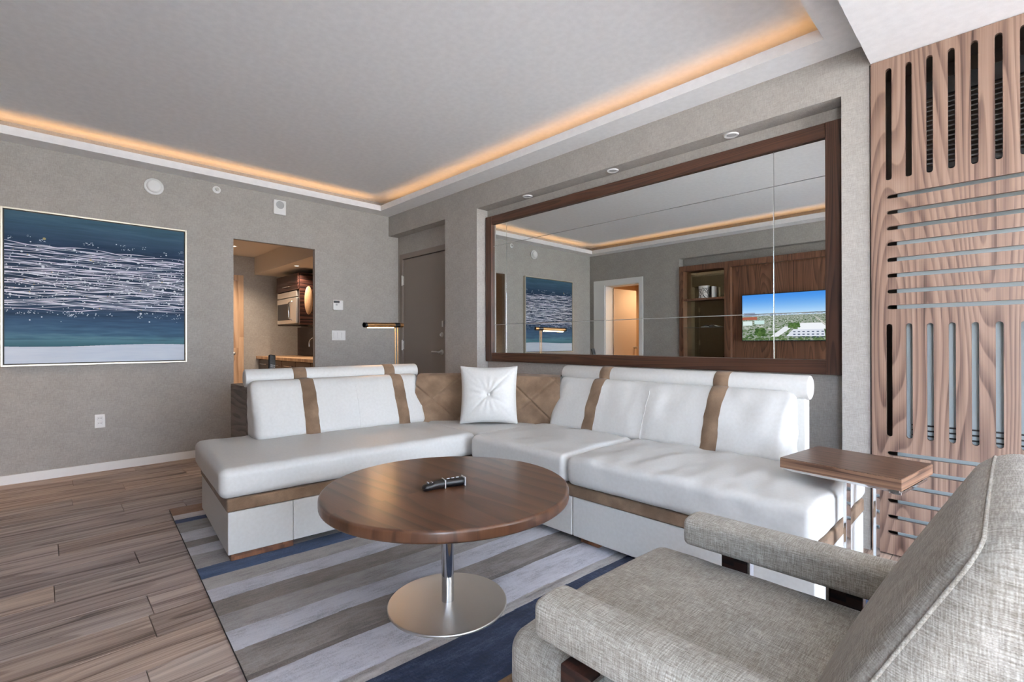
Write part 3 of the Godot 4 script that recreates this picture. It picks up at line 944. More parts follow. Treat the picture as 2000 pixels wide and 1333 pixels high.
func build_wall_fittings() -> void:
	var s := thing("smoke_detector", "round white smoke detector high on the wall above the painting", "smoke detector", Vector3(0.755, 2.562, ZA + 0.001))
	part(s, "base", lathe([Vector2(0.076, 0), Vector2(0.076, 0.014), Vector2(0.07, 0.02), Vector2(0, 0.02)], 32), M.white_plastic, turned(Vector3.RIGHT, 90))
	part(s, "dome", lathe([Vector2(0.058, 0.02), Vector2(0.056, 0.038), Vector2(0.044, 0.048), Vector2(0, 0.05)], 32), M.white_plastic, turned(Vector3.RIGHT, 90))
	var p := thing("fire_sprinkler", "small round sprinkler with a dark centre high on the wall", "sprinkler", Vector3(1.265, 2.644, ZA + 0.001))
	part(p, "escutcheon", lathe([Vector2(0.036, 0), Vector2(0.036, 0.006), Vector2(0.018, 0.012), Vector2(0.014, 0.004), Vector2(0, 0.004)], 24), M.white_plastic, turned(Vector3.RIGHT, 90))
	part(p, "sprinkler_head", lathe([Vector2(0.01, 0.004), Vector2(0.008, 0.03), Vector2(0.016, 0.032), Vector2(0.016, 0.036), Vector2(0, 0.036)], 14), M.steel, turned(Vector3.RIGHT, 90))
	var h := thing("alarm_speaker", "square white alarm speaker with round grille above the kitchen opening", "alarm", Vector3(1.858, 2.576, ZA + 0.001))
	part(h, "housing", rbox(Vector3(0.125, 0.155, 0.03), 0.006, 2), M.white_plastic, at(0, 0, 0.015))
	var gr := part(h, "grille", lathe([Vector2(0.042, 0), Vector2(0.042, 0.004), Vector2(0.034, 0.006), Vector2(0, 0.006)], 24), M.grey_plastic, turned(Vector3.RIGHT, 90, Vector3(0, 0.025, 0.03)))
	part(gr, "ring", lathe([Vector2(0.044, 0), Vector2(0.046, 0.006), Vector2(0.042, 0.006)], 24), M.white_plastic)
	var th := thing("thermostat", "white thermostat with a dark display right of the kitchen opening", "thermostat", Vector3(2.51, 1.553, ZA + 0.001))
	part(th, "housing", rbox(Vector3(0.125, 0.118, 0.028), 0.012, 3), M.white_plastic, at(0, 0, 0.014))
	part(th, "display", rbox(Vector3(0.07, 0.026, 0.006), 0.003, 1), M.black, at(-0.022, 0.038, 0.028))
	part(th, "button", rbox(Vector3(0.022, 0.022, 0.006), 0.003, 1), M.grey_plastic, at(-0.022, 0.004, 0.028))
	var sw := thing("light_switch", "white light switch plate with three rockers below the thermostat", "switch", Vector3(2.523, 1.198, ZA + 0.001))
	part(sw, "plate", rbox(Vector3(0.165, 0.115, 0.008), 0.003, 2), M.white_plastic, at(0, 0, 0.004))
	for k in 3: part(sw, "rocker", rbox(Vector3(0.034, 0.068, 0.008), 0.002, 1), M.white_plastic, turned(Vector3.RIGHT, 3, Vector3(-0.046 + 0.046 * k, 0, 0.0085)))
	var o := thing("power_outlet", "white double power outlet low on the wall below the painting", "outlet", Vector3(0.372, 0.437, ZA + 0.001))
	part(o, "plate", rbox(Vector3(0.072, 0.118, 0.008), 0.003, 2), M.white_plastic, at(0, 0, 0.004))
	for k in [-1, 1]:
		var so := part(o, "socket", rbox(Vector3(0.034, 0.03, 0.006), 0.0029, 2), M.white_plastic, at(0, 0.022 * k, 0.008))
		for q in [-1, 1]: part(so, "slot", rbox(Vector3(0.003, 0.011, 0.002), 0.0005, 1), M.black, at(0.007 * q, 0.003, 0.003))

func build_wall_unit() -> void:
	var t := thing("wall_unit", "walnut wall unit with open shelves and television panel, seen in the mirror", "wall unit", Vector3(XC - 0.125, 0, -3.74))
	var x1 := 0.145
	var top := 2.32
	for z in [[0.0, 0.07], [0.72, 0.81], [3.13, 3.2]]:
		part(t, "upright", boxes([[0, x1, 0, top, z[0], z[1]]]), M.walnut_unit)
	part(t, "top_rail", boxes([[0, x1, top - 0.085, top, 0.07, 0.72]]), M.walnut_unit)
	part(t, "top_rail", boxes([[0, x1, top - 0.085, top, 0.81, 3.13]]), M.walnut_unit)
	part(t, "television_panel", boxes([[0.0, 0.07, 0.45, top - 0.085, 0.81, 3.13]]), M.walnut_unit)
	part(t, "base_shelf", boxes([[0, x1 + 0.2, 0.38, 0.45, 0.81, 3.13]]), M.walnut_unit)
	part(t, "mirror_back", boxes([[0.002, 0.008, 0.45, top - 0.085, 0.07, 0.72]]), M.bronze_mirror, Transform3D(), "bronze tinted mirror back")
	part(t, "shelf", boxes([[0.008, x1 - 0.01, 1.765, 1.795, 0.07, 0.72]]), M.walnut_unit)
	part(t, "glass_shelf", boxes([[0.008, x1 - 0.01, 1.33, 1.34, 0.07, 0.72]]), M.shelf_glass)
	part(t, "shelf", boxes([[0.008, x1 - 0.01, 0.42, 0.45, 0.07, 0.72]]), M.walnut_unit)
	var tv := thing("television", "flat television showing an aerial city view, seen in the mirror", "television", Vector3(XC - 0.055, 1.115, -2.17))
	part(tv, "housing", rbox(Vector3(0.035, 0.685, 1.222), 0.004, 2), M.black, at(0.02, 0.3425, 0))
	part(tv, "screen", picture(Vector3(0.0382, 0.675, -0.6), Vector3(0.0382, 0.675, 0.6), Vector3(0.0382, 0.014, 0.6), Vector3(0.0382, 0.014, -0.6)), M.screen)
	var v := thing("drum_vase", "white drum vase with black branch pattern on the wall unit shelf", "vase", Vector3(XC - 0.05, 1.796, -3.36))
	var drum := sheet(40, 1, func(u: float, w: float): return Vector3(cos(TAU * u) * 0.06, 0.19 * (1.0 - w), sin(TAU * u) * 0.085), false)
	part(v, "body", drum, M.branches)
	part(v, "lid", boxes([[-0.03, 0.03, 0.18, 0.186, -0.06, 0.06]]), M.white_plastic)
	for k in 2:
		var bk := thing("book", ["thin black book standing beside the drum vase", "thin white book standing next to the black book"][k], "book", Vector3(XC - 0.05, 1.796, -3.235 + 0.034 * k), 0, "books on the wall unit shelf")
		part(bk, "cover", boxes([[-0.055, 0.055, 0, 0.17, -0.015, -0.011], [-0.055, 0.055, 0, 0.17, 0.011, 0.015], [0.051, 0.055, 0, 0.17, -0.011, 0.011]]), M.black if k == 0 else M.white_plastic)
		part(bk, "pages", boxes([[-0.052, 0.05, 0.004, 0.166, -0.011, 0.011]]), M.cream)
	var ob := thing("open_book", "open book with dark pages lying on the glass shelf", "book", Vector3(XC - 0.05, 1.341, -3.26))
	for s in [-1, 1]:
		part(ob, "page_block", sheet(8, 1, func(u: float, w: float): return Vector3(0.055 - 0.11 * w, 0.004 + 0.032 * sin(PI * (0.15 + 0.85 * u)) * (1 - 0.5 * u), s * u * 0.125), s > 0), M.black if s < 0 else M.white_plastic)
		part(ob, "cover", boxes([[-0.058, 0.058, 0.0, 0.004, minf(0, s * 0.13), maxf(0, s * 0.13)]]), M.white_plastic if s < 0 else M.black)

func build_rug() -> void:
	var L := 3.75
	var W := 2.35
	var c := {
		"tan": rgb8(150, 118, 96), "white": rgb8(206, 202, 202), "blue": rgb8(64, 76, 112), "sage": rgb8(146, 142, 136), "light": rgb8(196, 194, 198), "taupe": rgb8(134, 124, 116),
		"grey": rgb8(160, 154, 150), "mid": rgb8(62, 82, 118), "beige": rgb8(172, 167, 163), "pale": rgb8(198, 197, 204), "stone": rgb8(140, 132, 126), "line": rgb8(116, 108, 103),
		"navy": rgb8(34, 46, 74), "gold": rgb8(134, 104, 74)}
	var st := [[0.16, c.tan], [0.265, c.white], [0.34, c.blue], [0.53, c.sage], [0.70, c.light], [0.80, c.taupe], [0.935, c.light], [1.125, c.grey], [1.262, c.mid], [1.395, c.beige], [1.525, c.pale],
		[1.665, c.taupe], [1.815, c.grey], [1.96, c.pale], [2.125, c.stone], [2.155, c.line], [2.36, c.pale], [2.415, c.beige], [2.70, c.navy], [2.9, c.gold], [3.1, c.pale], [3.3, c.stone], [3.5, c.mid], [3.8, c.light]]
	var t := thing("area_rug", "striped area rug in greys, taupe and navy blue under the coffee table", "rug", Vector3(0.614, 0.0, -3.9), deg_to_rad(-3.4))
	var m := mat(Color.WHITE, 1.0, 0.0, 0.1)
	m.albedo_texture = tex(paint_rug(st, L))
	m.rim_enabled = true
	m.rim = 0.3
	var pile := mottled(77, 512, 0.12, rgb8(60, 60, 60), rgb8(200, 200, 200), 0.9)
	m.heightmap_enabled = true
	m.heightmap_texture = tex(pile)
	m.heightmap_scale = 0.25
	var n := noise(9, 1.0, 2)
	# pile surface, dipped where one stripe is carved off the next
	var surf := sheet(24, 300, func(u: float, v: float):
		var y := 0.0125
		for q in st:
			y -= 0.003 * exp(-pow((v * L - q[0] - n.get_noise_2d(u * 3.0, q[0]) * 0.012) / 0.008, 2.0))
		return Vector3(u * W, y, v * L), true)
	part(t, "pile", surf, m)
	part(t, "backing", boxes([[0.0, W, 0.0005, 0.0085, 0.0, L]]), M.dark)

# leather softness: gentle swell plus creases
func soften(p: Vector3, h: Vector3, puff: float, n: FastNoiseLite, crease: float, stretch: Vector3) -> Vector3:
	var ax := 1.0 - pow(absf(p.x / h.x), 2.4)
	var az := 1.0 - pow(absf(p.z / h.z), 2.4)
	var q := p
	q.y += (puff * ax * az + crease * n.get_noise_3d(p.x * stretch.x, p.y * stretch.y, p.z * stretch.z)) * (1.0 if p.y > 0 else 0.25)
	q.x += crease * 0.5 * n.get_noise_3d(p.z * 5.0 + 7.0, p.y * 5.0, p.x * 2.0)
	q.z += crease * 0.5 * n.get_noise_3d(p.x * 5.0 + 3.0, p.y * 5.0, p.z * 2.0)
	return q

# wedge back cushion lying along local x, front towards +z; front / rear give its depth at bottom and top
const WD := 0.2
func wedge_point(p: Vector3, length: float, height: float, front: Vector2, rear: Vector2, n: FastNoiseLite, crease: float) -> Vector3:
	var t := clampf(p.y / height + 0.5, 0.0, 1.0)
	var s := p.z / WD + 0.5
	var q := p
	q.z = lerpf(lerpf(rear.x, rear.y, t), lerpf(front.x, front.y, t), s)
	var swell := (1.0 - pow(absf(2.0 * p.x / length), 4.0)) * sin(PI * t)
	q.z += s * swell * 0.022
	q.z += s * crease * n.get_noise_3d(p.x * 7.0, p.y * 3.0 - p.x * 1.5, 0.0) * (0.4 + t)
	q.x += crease * 0.8 * n.get_noise_3d(p.y * 9.0, p.z * 9.0, p.x * 2.0)
	return q

func wedge(length: float, height: float, front: Vector2, rear: Vector2, r: float, n: FastNoiseLite, crease: float) -> ArrayMesh:
	return rbox(Vector3(length, height, WD), r, 5, 48, func(p: Vector3): return wedge_point(p, length, height, front, rear, n, crease))

# a strap that hugs the wedge from its foot over its top
func strap_shape(x0: float, width: float, length: float, height: float, front: Vector2, rear: Vector2, r: float, n: FastNoiseLite, crease: float) -> ArrayMesh:
	var path := []
	for i in 17: path.append(Vector3(0, lerpf(-height / 2 + 0.004, height / 2 - r, i / 16.0), WD / 2))
	for i in 8:
		var a := PI / 2 * (i + 1) / 8.0
		path.append(Vector3(0, height / 2 - r + r * sin(a), WD / 2 - r + r * cos(a)))
	for i in 5: path.append(Vector3(0, height / 2, lerpf(WD / 2 - r, -WD / 2 + r, (i + 1) / 5.0)))
	var m := path.size() - 1
	return sheet(6, m, func(u: float, v: float):
		var i := int(round(v * m))
		var p: Vector3 = path[i]
		p.x = x0 + (u - 0.5) * width
		var q := wedge_point(p, length, height, front, rear, n, crease)
		var c := Vector3(q.x, clampf(p.y, -height / 2 + r, height / 2 - r), q.z - (p.z - minf(p.z, WD / 2 - r)) * 1.2)
		if p.z >= WD / 2 - 0.0001: c.y = q.y
		elif p.z <= WD / 2 - r + 0.0001: c.z = q.z
		var lift := 0.0015 + 0.0035 * (1.0 - pow(absf(2.0 * u - 1.0), 4.0))
		return q + (q - c).normalized() * lift)

func seam_line(x0: float, length: float, height: float, front: Vector2, rear: Vector2, r: float, n: FastNoiseLite, crease: float) -> ArrayMesh:
	var pts := []
	for i in 17: pts.append(wedge_point(Vector3(x0, lerpf(-height / 2 + 0.01, height / 2 - r, i / 16.0), WD / 2), length, height, front, rear, n, crease))
	return tube(pts, 0.0018, 6)

func build_sofa() -> void:
	var s := thing("sectional_sofa", "white leather corner sofa with brown suede straps, band and corner", "sofa")
	var n := noise(61, 1.0, 2)
	var TL := Transform3D(Basis(Vector3.UP, deg_to_rad(-4.8)), Vector3(0.672, 0, -2.733))     # u along x, depth towards -z
	# --- left wing
	part(s, "base", rbox(Vector3(0.31, 0.215, 0.92), 0.005, 2), M.leather, TL * at(0.155, 0.1575, -0.46))
	part(s, "base", rbox(Vector3(1.189, 0.215, 0.92), 0.005, 2), M.leather, TL * at(0.9055, 0.1575, -0.46))
	part(s, "suede_band", rbox(Vector3(1.512, 0.066, 0.932), 0.01, 2), M.suede, TL * at(0.75, 0.299, -0.46), "brown suede band")
	var h1 := Vector3(0.775, 0.0775, 0.475)
	part(s, "seat_cushion", rbox(h1 * 2, 0.042, 4, 40, func(p: Vector3): return soften(p, h1, 0.012, n, 0.006, Vector3(6, 2, 2))), M.leather, TL * at(0.735, 0.411, -0.455))
	for q in [[0.0, 0.02], [1.15, 0.02]]:
		part(s, "foot", rbox(Vector3(0.3, 0.04, 0.12), 0.003, 1), M.foot, TL * at(q[0] + 0.165, 0.033, -0.075), "brown wooden foot")
		part(s, "foot", rbox(Vector3(0.3, 0.04, 0.12), 0.003, 1), M.foot, TL * at(q[0] + 0.165, 0.033, -0.82), "brown wooden foot")
	var fr := Vector2(0.0, -0.16)
	var bl := 1.24
	var TB := TL * at(0.875, 0.665, -0.62)
	var bc := part(s, "back_cushion", wedge(bl, 0.385, fr, Vector2(-0.3, -0.3), 0.05, n, 0.008), M.leather, TB)
	for x in [-0.265, 0.415]: part(bc, "strap", strap_shape(x, 0.092, bl, 0.385, fr, Vector2(-0.3, -0.3), 0.05, n, 0.008), M.suede, Transform3D(), "brown suede strap")
	part(bc, "seam", seam_line(0.07, bl, 0.385, fr, Vector2(-0.3, -0.3), 0.05, n, 0.008), M.leather)
	part(s, "back_frame", rbox(Vector3(1.24, 0.76, 0.09), 0.01, 2), M.leather, TL * at(0.9, 0.43, -0.955))
	var cyl := func(r: float, l: float) -> ArrayMesh:
		return lathe([Vector2(0, -l / 2), Vector2(r * 0.86, -l / 2), Vector2(r * 0.96, -l / 2 + r * 0.05), Vector2(r, -l / 2 + r * 0.18), Vector2(r, l / 2 - r * 0.18), Vector2(r * 0.96, l / 2 - r * 0.05), Vector2(r * 0.86, l / 2), Vector2(0, l / 2)], 36)
	var bo := part(s, "bolster", cyl.call(0.062, 1.3), M.leather, TL * turned(Vector3.BACK, 90, Vector3(0.9, 0.872, -0.955)))
	for y in [0.3, -0.39]: part(bo, "strap", lathe([Vector2(0.0625, -0.045), Vector2(0.0655, -0.042), Vector2(0.0655, 0.042), Vector2(0.0625, 0.045)], 36), M.suede, at(0, y, 0), "brown suede strap")
	# --- right wing; local x runs along -z of the room, so that its front faces -x
	part(s, "base", rbox(Vector3(0.85, 0.215, 0.82), 0.008, 2), M.leather, at(2.525, 0.1575, -2.1))
	part(s, "base", rbox(Vector3(0.85, 0.215, 1.17), 0.008, 2), M.leather, at(2.525, 0.1575, -1.102))
	part(s, "suede_band", rbox(Vector3(0.862, 0.066, 2.0), 0.01, 2), M.suede, at(2.525, 0.299, -1.515), "brown suede band")
	for z in [-0.62, -1.6, -2.4]:
		for x in [2.2, 2.85]: part(s, "foot", rbox(Vector3(0.12, 0.04, 0.12), 0.003, 1), M.foot, at(x, 0.033, z), "brown wooden foot")
	var h2 := Vector3(0.455, 0.08, 0.41)
	part(s, "seat_cushion", rbox(h2 * 2, 0.04, 4, 30, func(p: Vector3): return soften(p, h2, 0.014, n, 0.008, Vector3(3, 2, 6))), M.leather, at(2.515, 0.415, -2.12))
	var h3 := Vector3(0.455, 0.08, 0.598)
	part(s, "seat_cushion", rbox(h3 * 2, 0.04, 4, 44, func(p: Vector3): return soften(p, h3, 0.012, n, 0.011, Vector3(2.5, 2, 8))), M.leather, at(2.515, 0.415, -1.106))
	var TR := Transform3D(Basis(Vector3.UP, deg_to_rad(-90)), Vector3(2.72, 0.66, -1.625))
	var fr2 := Vector2(0.0, -0.155)
	var bc2 := part(s, "back_cushion", wedge(1.63, 0.375, fr2, Vector2(-0.27, -0.27), 0.05, n, 0.012), M.leather, TR)
	for x in [-0.435, 0.415]: part(bc2, "strap", strap_shape(x, 0.092, 1.63, 0.375, fr2, Vector2(-0.27, -0.27), 0.05, n, 0.012), M.suede, Transform3D(), "brown suede strap")
	part(bc2, "seam", seam_line(-0.02, 1.63, 0.375, fr2, Vector2(-0.27, -0.27), 0.05, n, 0.012), M.leather)
	part(s, "back_frame", rbox(Vector3(0.07, 0.76, 1.68), 0.01, 2), M.leather, at(2.985, 0.43, -1.61))
	var bo2 := part(s, "bolster", cyl.call(0.067, 1.7), M.leather, turned(Vector3.RIGHT, 90, Vector3(2.99, 0.866, -1.605)))
	for y in [-0.445, 0.39]: part(bo2, "strap", lathe([Vector2(0.0675, -0.045), Vector2(0.0705, -0.042), Vector2(0.0705, 0.042), Vector2(0.0675, 0.045)], 36), M.suede, at(0, y, 0), "brown suede strap")
	# --- corner
	var outline := [Vector2(2.17, -2.58), Vector2(2.17, -2.545), Vector2(2.95, -2.535), Vector2(2.95, -3.5), Vector2(2.3, -3.55), Vector2(2.22, -3.3)]
	part(s, "corner_base", slab(outline, 0.05, 0.335, 0.006), M.leather)
	part(s, "corner_seat", slab(outline, 0.337, 0.489, 0.02), M.leather)
	var A := Vector3(2.12, 0, -3.305)
	var B := Vector3(2.775, 0, -2.35)
	var out := Vector3(0.825, 0, -0.565)
	var curve := func(u: float, y: float, back: float) -> Vector3:
		var p := A.lerp(B, u) + out * (0.13 * sin(PI * u) + back + (y - 0.48) * 0.16)
		p.y = y
		return p
	var front := sheet(150, 60, func(u: float, v: float):
		var y := lerpf(0.845, 0.48, v)
		var a := u * 2.9 + v * 1.1 + 0.15
		var b := u * 2.9 - v * 1.1 + 0.25
		var da := absf(a - round(a)) * 0.24
		var db := absf(b - round(b)) * 0.24
		var groove := 0.009 * exp(-pow(da / 0.008, 2)) + 0.009 * exp(-pow(db / 0.008, 2))
		return curve.call(u, y, groove + 0.03 * pow(1.0 - v, 8.0)))
	var cb := part(s, "corner_back", front, M.suede, Transform3D(), "quilted brown suede corner back")
	part(cb, "top_edge", sheet(30, 5, func(u: float, v: float): return curve.call(u, 0.845 + 0.016 * sin(PI * v), 0.03 + 0.12 * v), true), M.suede)
	part(cb, "rear_face", sheet(20, 2, func(u: float, v: float): return curve.call(u, lerpf(0.845, 0.3, v), 0.15), true), M.leather)
	# --- loose pillow in the corner
	var pt := thing("throw_pillow", "square white pillow with tufted centre leaning in the sofa corner", "pillow")
	pt.transform = Transform3D(Basis(Vector3.UP, deg_to_rad(-45)), Vector3(2.452, 0.488, -2.78)) * turned(Vector3.RIGHT, -9)
	var half := 0.222
	for side in [1.0, -1.0]:
		part(pt, "cover" if side > 0 else "rear_cover", sheet(44, 44, func(u: float, v: float):
			var x := u * 2.0 - 1.0
			var y := v * 2.0 - 1.0
			var ex := 1.0 - 0.06 * (1.0 - y * y)
			var ey := 1.0 - 0.06 * (1.0 - x * x)
			var th := 0.085 * pow(maxf(0.0, (1.0 - pow(absf(x), 2.6)) * (1.0 - pow(absf(y), 2.6))), 0.55)
			var r := sqrt(x * x + y * y)
			if side > 0:
				th -= 0.035 * exp(-r * r / 0.02)
				var dg := minf(absf(x - y), absf(x + y)) / 1.414
				th -= 0.011 * exp(-pow(dg / 0.025, 2.0)) * exp(-r * 1.1)
				var an := atan2(y, x)
				th += 0.004 * sin(an * 14.0) * exp(-pow((r - 0.35) / 0.3, 2.0))
			return Vector3(x * half * ex, half + 0.004 + y * half * ey, side * th), side < 0), M.leather)
	part(pt, "button", lathe([Vector2(0, 0.008), Vector2(0.008, 0.006), Vector2(0.012, 0)], 14), M.leather, turned(Vector3.RIGHT, 90, Vector3(0, half + 0.004, 0.05)))

func build_coffee_table() -> void:
	var t := thing("coffee_table", "round brown wooden coffee table on a steel pedestal", "table", Vector3(1.238, 0.0125, -1.668))
	var r := 0.512
	var prof := [Vector2(0, 0.458), Vector2(r - 0.03, 0.458)]
	for k in 6: prof.append(Vector2(r - 0.01 + 0.01 * sin(PI / 2 * k / 5.0), 0.468 - 0.01 * cos(PI / 2 * k / 5.0)))
	for k in 6: prof.append(Vector2(r - 0.01 + 0.01 * cos(PI / 2 * k / 5.0), 0.4925 + 0.01 * sin(PI / 2 * k / 5.0)))
	prof.append(Vector2(r - 0.013, 0.5025)); prof.append(Vector2(0, 0.5025))
	part(t, "table_top", lathe(prof, 96), M.table_top)
	part(t, "mounting_plate", lathe([Vector2(0, 0.448), Vector2(0.16, 0.448), Vector2(0.16, 0.458)], 32), M.black)
	part(t, "pole", lathe([Vector2(0.026, 0.012), Vector2(0.026, 0.45)], 32), M.chrome)
	part(t, "base_plate", lathe([Vector2(0, 0.0), Vector2(0.248, 0.0), Vector2(0.25, 0.003), Vector2(0.25, 0.008), Vector2(0.248, 0.0105), Vector2(0.2465, 0.011), Vector2(0.244, 0.0111), Vector2(0.026, 0.0125)], 80), M.brushed)
	var rc := thing("remote_control", "black remote control with silver buttons lying on the coffee table", "remote control", Vector3(1.2, 0.5155, -1.642), deg_to_rad(-15.8))
	var body := rbox(Vector3(0.185, 0.034, 0.042), 0.0165, 5, 20, func(p: Vector3):
		var q := p
		q.y += 0.017 - 0.006 * smoothstep(-0.03, -0.09, p.x)
		if p.x < -0.03: q.y -= 0.004 * sin(clampf((-p.x - 0.03) / 0.06, 0, 1) * PI * 0.5) * (1.0 if p.y > 0 else 0.0)
		return q)
	part(rc, "body", body, M.black)
	for x in [0.0, 0.088]:
		part(rc, "ring", rbox(Vector3(0.004, 0.036, 0.044), 0.0019, 2), M.white_plastic, at(x, 0.018, 0), "pale ring")
	for k in 8:
		part(rc, "button", lathe([Vector2(0.0042, 0), Vector2(0.004, 0.003), Vector2(0, 0.0038)], 10), M.chrome, at(-0.068 + 0.016 * (k / 2), 0.0275 + 0.0008 * (k / 2), -0.006 + 0.012 * (k % 2)))
	for k in 3:
		part(rc, "button", rbox(Vector3(0.014, 0.003, 0.006), 0.0014, 1), M.chrome, at(0.02 + 0.02 * k, 0.0345, -0.002))

func build_side_table() -> void:
	var t := thing("side_table", "small walnut side table on a chrome frame slid over the sofa end", "table", Vector3(2.535, 0.0, -0.477), deg_to_rad(-8.0))
	part(t, "table_top", rbox(Vector3(0.395, 0.043, 0.44), 0.002, 1), M.walnut_edge, at(0, 0.5765, 0))
	part(t, "top_veneer", boxes([[-0.1955, 0.1955, 0.598, 0.6, -0.218, 0.218]]), M.walnut_top)
	for x in [-0.165, 0.165]:
		part(t, "top_rail", rbox(Vector3(0.045, 0.012, 0.42), 0.002, 1), M.chrome, at(x, 0.549, 0.0))
		part(t, "leg", rbox(Vector3(0.045, 0.532, 0.012), 0.002, 1), M.chrome, at(x, 0.2795, 0.03))
		part(t, "floor_runner", rbox(Vector3(0.045, 0.01, 0.42), 0.002, 1), M.chrome, at(x, 0.018, -0.174))
	part(t, "cross_bar", rbox(Vector3(0.33, 0.012, 0.04), 0.002, 1), M.chrome, at(0, 0.537, 0.19))

func build_armchair() -> void:
	var t := thing("armchair", "beige linen armchair with slab arms in the foreground", "armchair", Vector3(1.075, 0.0128, 0.0))
	var n := noise(83, 1.0, 2)
	var h := Vector3(0.345, 0.078, 0.315)
	part(t, "seat_cushion", rbox(h * 2, 0.05, 5, 30, func(p: Vector3):
		var q := soften(p, h, 0.022, n, 0.004, Vector3(4, 2, 4))
		if p.z < 0: q.z -= 0.02 * (1.0 - pow(absf(p.x / h.x), 2.0)) * (-p.z / h.z)
		return q), M.cloth, at(0.018, 0.382, -0.485))
	part(t, "seat_base", rbox(Vector3(0.63, 0.12, 0.58), 0.035, 4), M.cloth, at(0.012, 0.24, -0.47))
	# reclined back with an upright top
	var w := 0.655
	var hh := 0.56
	var bend := func(p: Vector3) -> Vector3:
		var k := clampf(p.y / hh + 0.5, 0.0, 1.0)
		var s := p.z / 0.2 + 0.5
		var q := p
		var side := 1.0 - pow(absf(2.0 * p.x / w), 3.0)
		var zf := lerpf(-0.315, -0.03, k) - 0.015 * side * sin(PI * k)
		var zr := lerpf(-0.02, 0.19, k)
		q.z = lerpf(zf, zr, s)
		q.y += 0.012 * side * k - 0.02 * k * s
		return q
	var rr := 0.045
	part(t, "backrest", rbox(Vector3(w, hh, 0.2), rr, 5, 26, bend), M.cloth, at(0.0, 0.607, 0.0))
	var seam := []                                         # runs round the front edge at 45 degrees
	for k in 19: seam.append(Vector3(-w / 2 + rr * 0.293, lerpf(-hh / 2 + 0.1, hh / 2 - rr, k / 18.0), -0.1 + rr * 0.293))
	for k in 7: seam.append(Vector3(-w / 2 + rr - 0.707 * rr * cos(PI / 2 * (k + 1) / 8.0), hh / 2 - rr + 0.707 * rr * sin(PI / 2 * (k + 1) / 8.0), -0.1 + rr * 0.293))
	for k in 11: seam.append(Vector3(lerpf(-w / 2 + rr, 0.0, k / 10.0), hh / 2 - rr * 0.293, -0.1 + rr * 0.293))
	for k in range(seam.size() - 2, -1, -1): seam.append(Vector3(-seam[k].x, seam[k].y, seam[k].z))
	for k in seam.size(): seam[k] = bend.call(seam[k])
	part(t, "piping", tube(seam, 0.0028, 6), M.cloth, at(0, 0.607, 0))
	for sx in [-1.0, 1.0]:
		var x: float = sx * 0.318
		var arm := rbox(Vector3(0.105, 0.074, 0.59), 0.017, 4, 16, func(p: Vector3):
			var q := p
			q.y += 0.008 * (1.0 - pow(p.x / 0.0525, 2.0)) if p.y > 0 else 0.0
			return q)
		part(t, "arm", arm, M.cloth, at(x, 0.552, -0.375))
		for z in [-0.555, -0.285]:
			part(t, "leg", rbox(Vector3(0.032, 0.505, 0.07), 0.003, 1), M.dark_leg, at(sx * 0.362, 0.2527, z), "dark wooden leg")
			part(t, "leg_trim", rbox(Vector3(0.03, 0.2, 0.008), 0.002, 1), M.chrome, at(sx * 0.362, 0.405, z + (0.04 if z < -0.4 else -0.04)), "chrome strip")

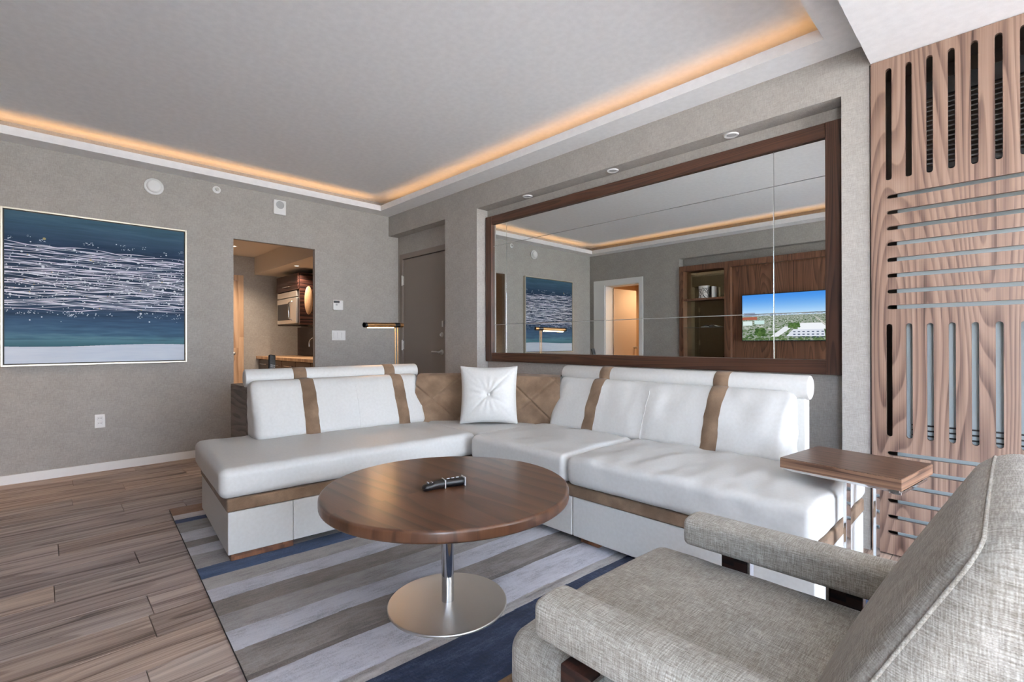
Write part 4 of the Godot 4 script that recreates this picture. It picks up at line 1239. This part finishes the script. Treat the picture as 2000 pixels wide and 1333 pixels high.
func build_desk() -> void:
	var t := thing("desk", "grey-brown wooden desk standing behind the left wing of the sofa", "desk", Vector3(2.02, 0, -4.36))
	part(t, "desk_top", rbox(Vector3(1.6, 0.04, 1.0), 0.003, 1), M.desk, at(0, 0.73, 0))
	for x in [-0.78, 0.78]: part(t, "end_panel", rbox(Vector3(0.04, 0.71, 0.9), 0.003, 1), M.desk, at(x, 0.355, -0.05))
	part(t, "modesty_panel", boxes([[-0.76, 0.76, 0.2, 0.71, -0.02, 0.0]]), M.desk)
	var lamp := thing("desk_lamp", "brass tube desk lamp glowing behind the sofa", "lamp", Vector3(2.34, 0.75, -3.925))
	part(lamp, "base", lathe([Vector2(0, 0), Vector2(0.085, 0), Vector2(0.085, 0.012), Vector2(0.08, 0.016), Vector2(0, 0.016)], 32), M.brass)
	for s in [-1, 1]: part(lamp, "pole", tube([Vector3(s * 0.013, 0.016, 0), Vector3(s * 0.013, 0.505, 0)], 0.0036, 8), M.brass)
	var a := Vector3(-0.355, 0.515, 0.085)
	var b := Vector3(0.075, 0.525, -0.02)
	part(lamp, "head", tube([a, b], 0.021, 16), M.brass)
	part(lamp, "joint", tube([a.lerp(b, 0.76), a.lerp(b, 0.9)], 0.0225, 16), M.black)
	part(lamp, "end_cap", tube([a - (b - a) * 0.02, a + (b - a) * 0.03], 0.022, 16), M.black)
	var dir := (b - a).normalized()
	var l0 := a.lerp(b, 0.07) + Vector3(0, -0.0165, 0)
	var l1 := a.lerp(b, 0.74) + Vector3(0, -0.0165, 0)
	part(lamp, "light_tube", tube([l0, l1], 0.0105, 12), glow(Color(1.0, 0.82, 0.62), 7.0))
	var mid := (l0 + l1) / 2 + Vector3(0, -0.013, 0)
	area_light(lamp, "lamp_light", Vector2(l0.distance_to(l1), 0.018), Color(1.0, 0.76, 0.5), 0.25, Transform3D(Basis(dir, Vector3(0, -1, 0).cross(dir).cross(Vector3(0, 0, 0)) if false else dir.cross(Vector3.UP).normalized() * -1.0, Vector3.UP).orthonormalized(), mid))
	var ph := thing("cordless_phone", "black cordless phone handset standing in its cradle on the desk", "phone", Vector3(1.265, 0.75, -3.93), deg_to_rad(15))
	part(ph, "cradle", rbox(Vector3(0.09, 0.07, 0.1), 0.012, 3), M.black, at(0, 0.035, 0))
	var hs := part(ph, "handset", rbox(Vector3(0.052, 0.2, 0.026), 0.01, 3), M.black, turned(Vector3(1, 0, 0.8), -13, Vector3(0.0, 0.175, 0)))
	part(hs, "display", rbox(Vector3(0.034, 0.032, 0.004), 0.002, 1), M.dark, at(0, 0.055, 0.013))
	for k in 12: part(hs, "key", rbox(Vector3(0.009, 0.007, 0.003), 0.001, 1), M.grey_plastic, at(-0.013 + 0.013 * (k % 3), 0.018 - 0.014 * (k / 3), 0.0135))
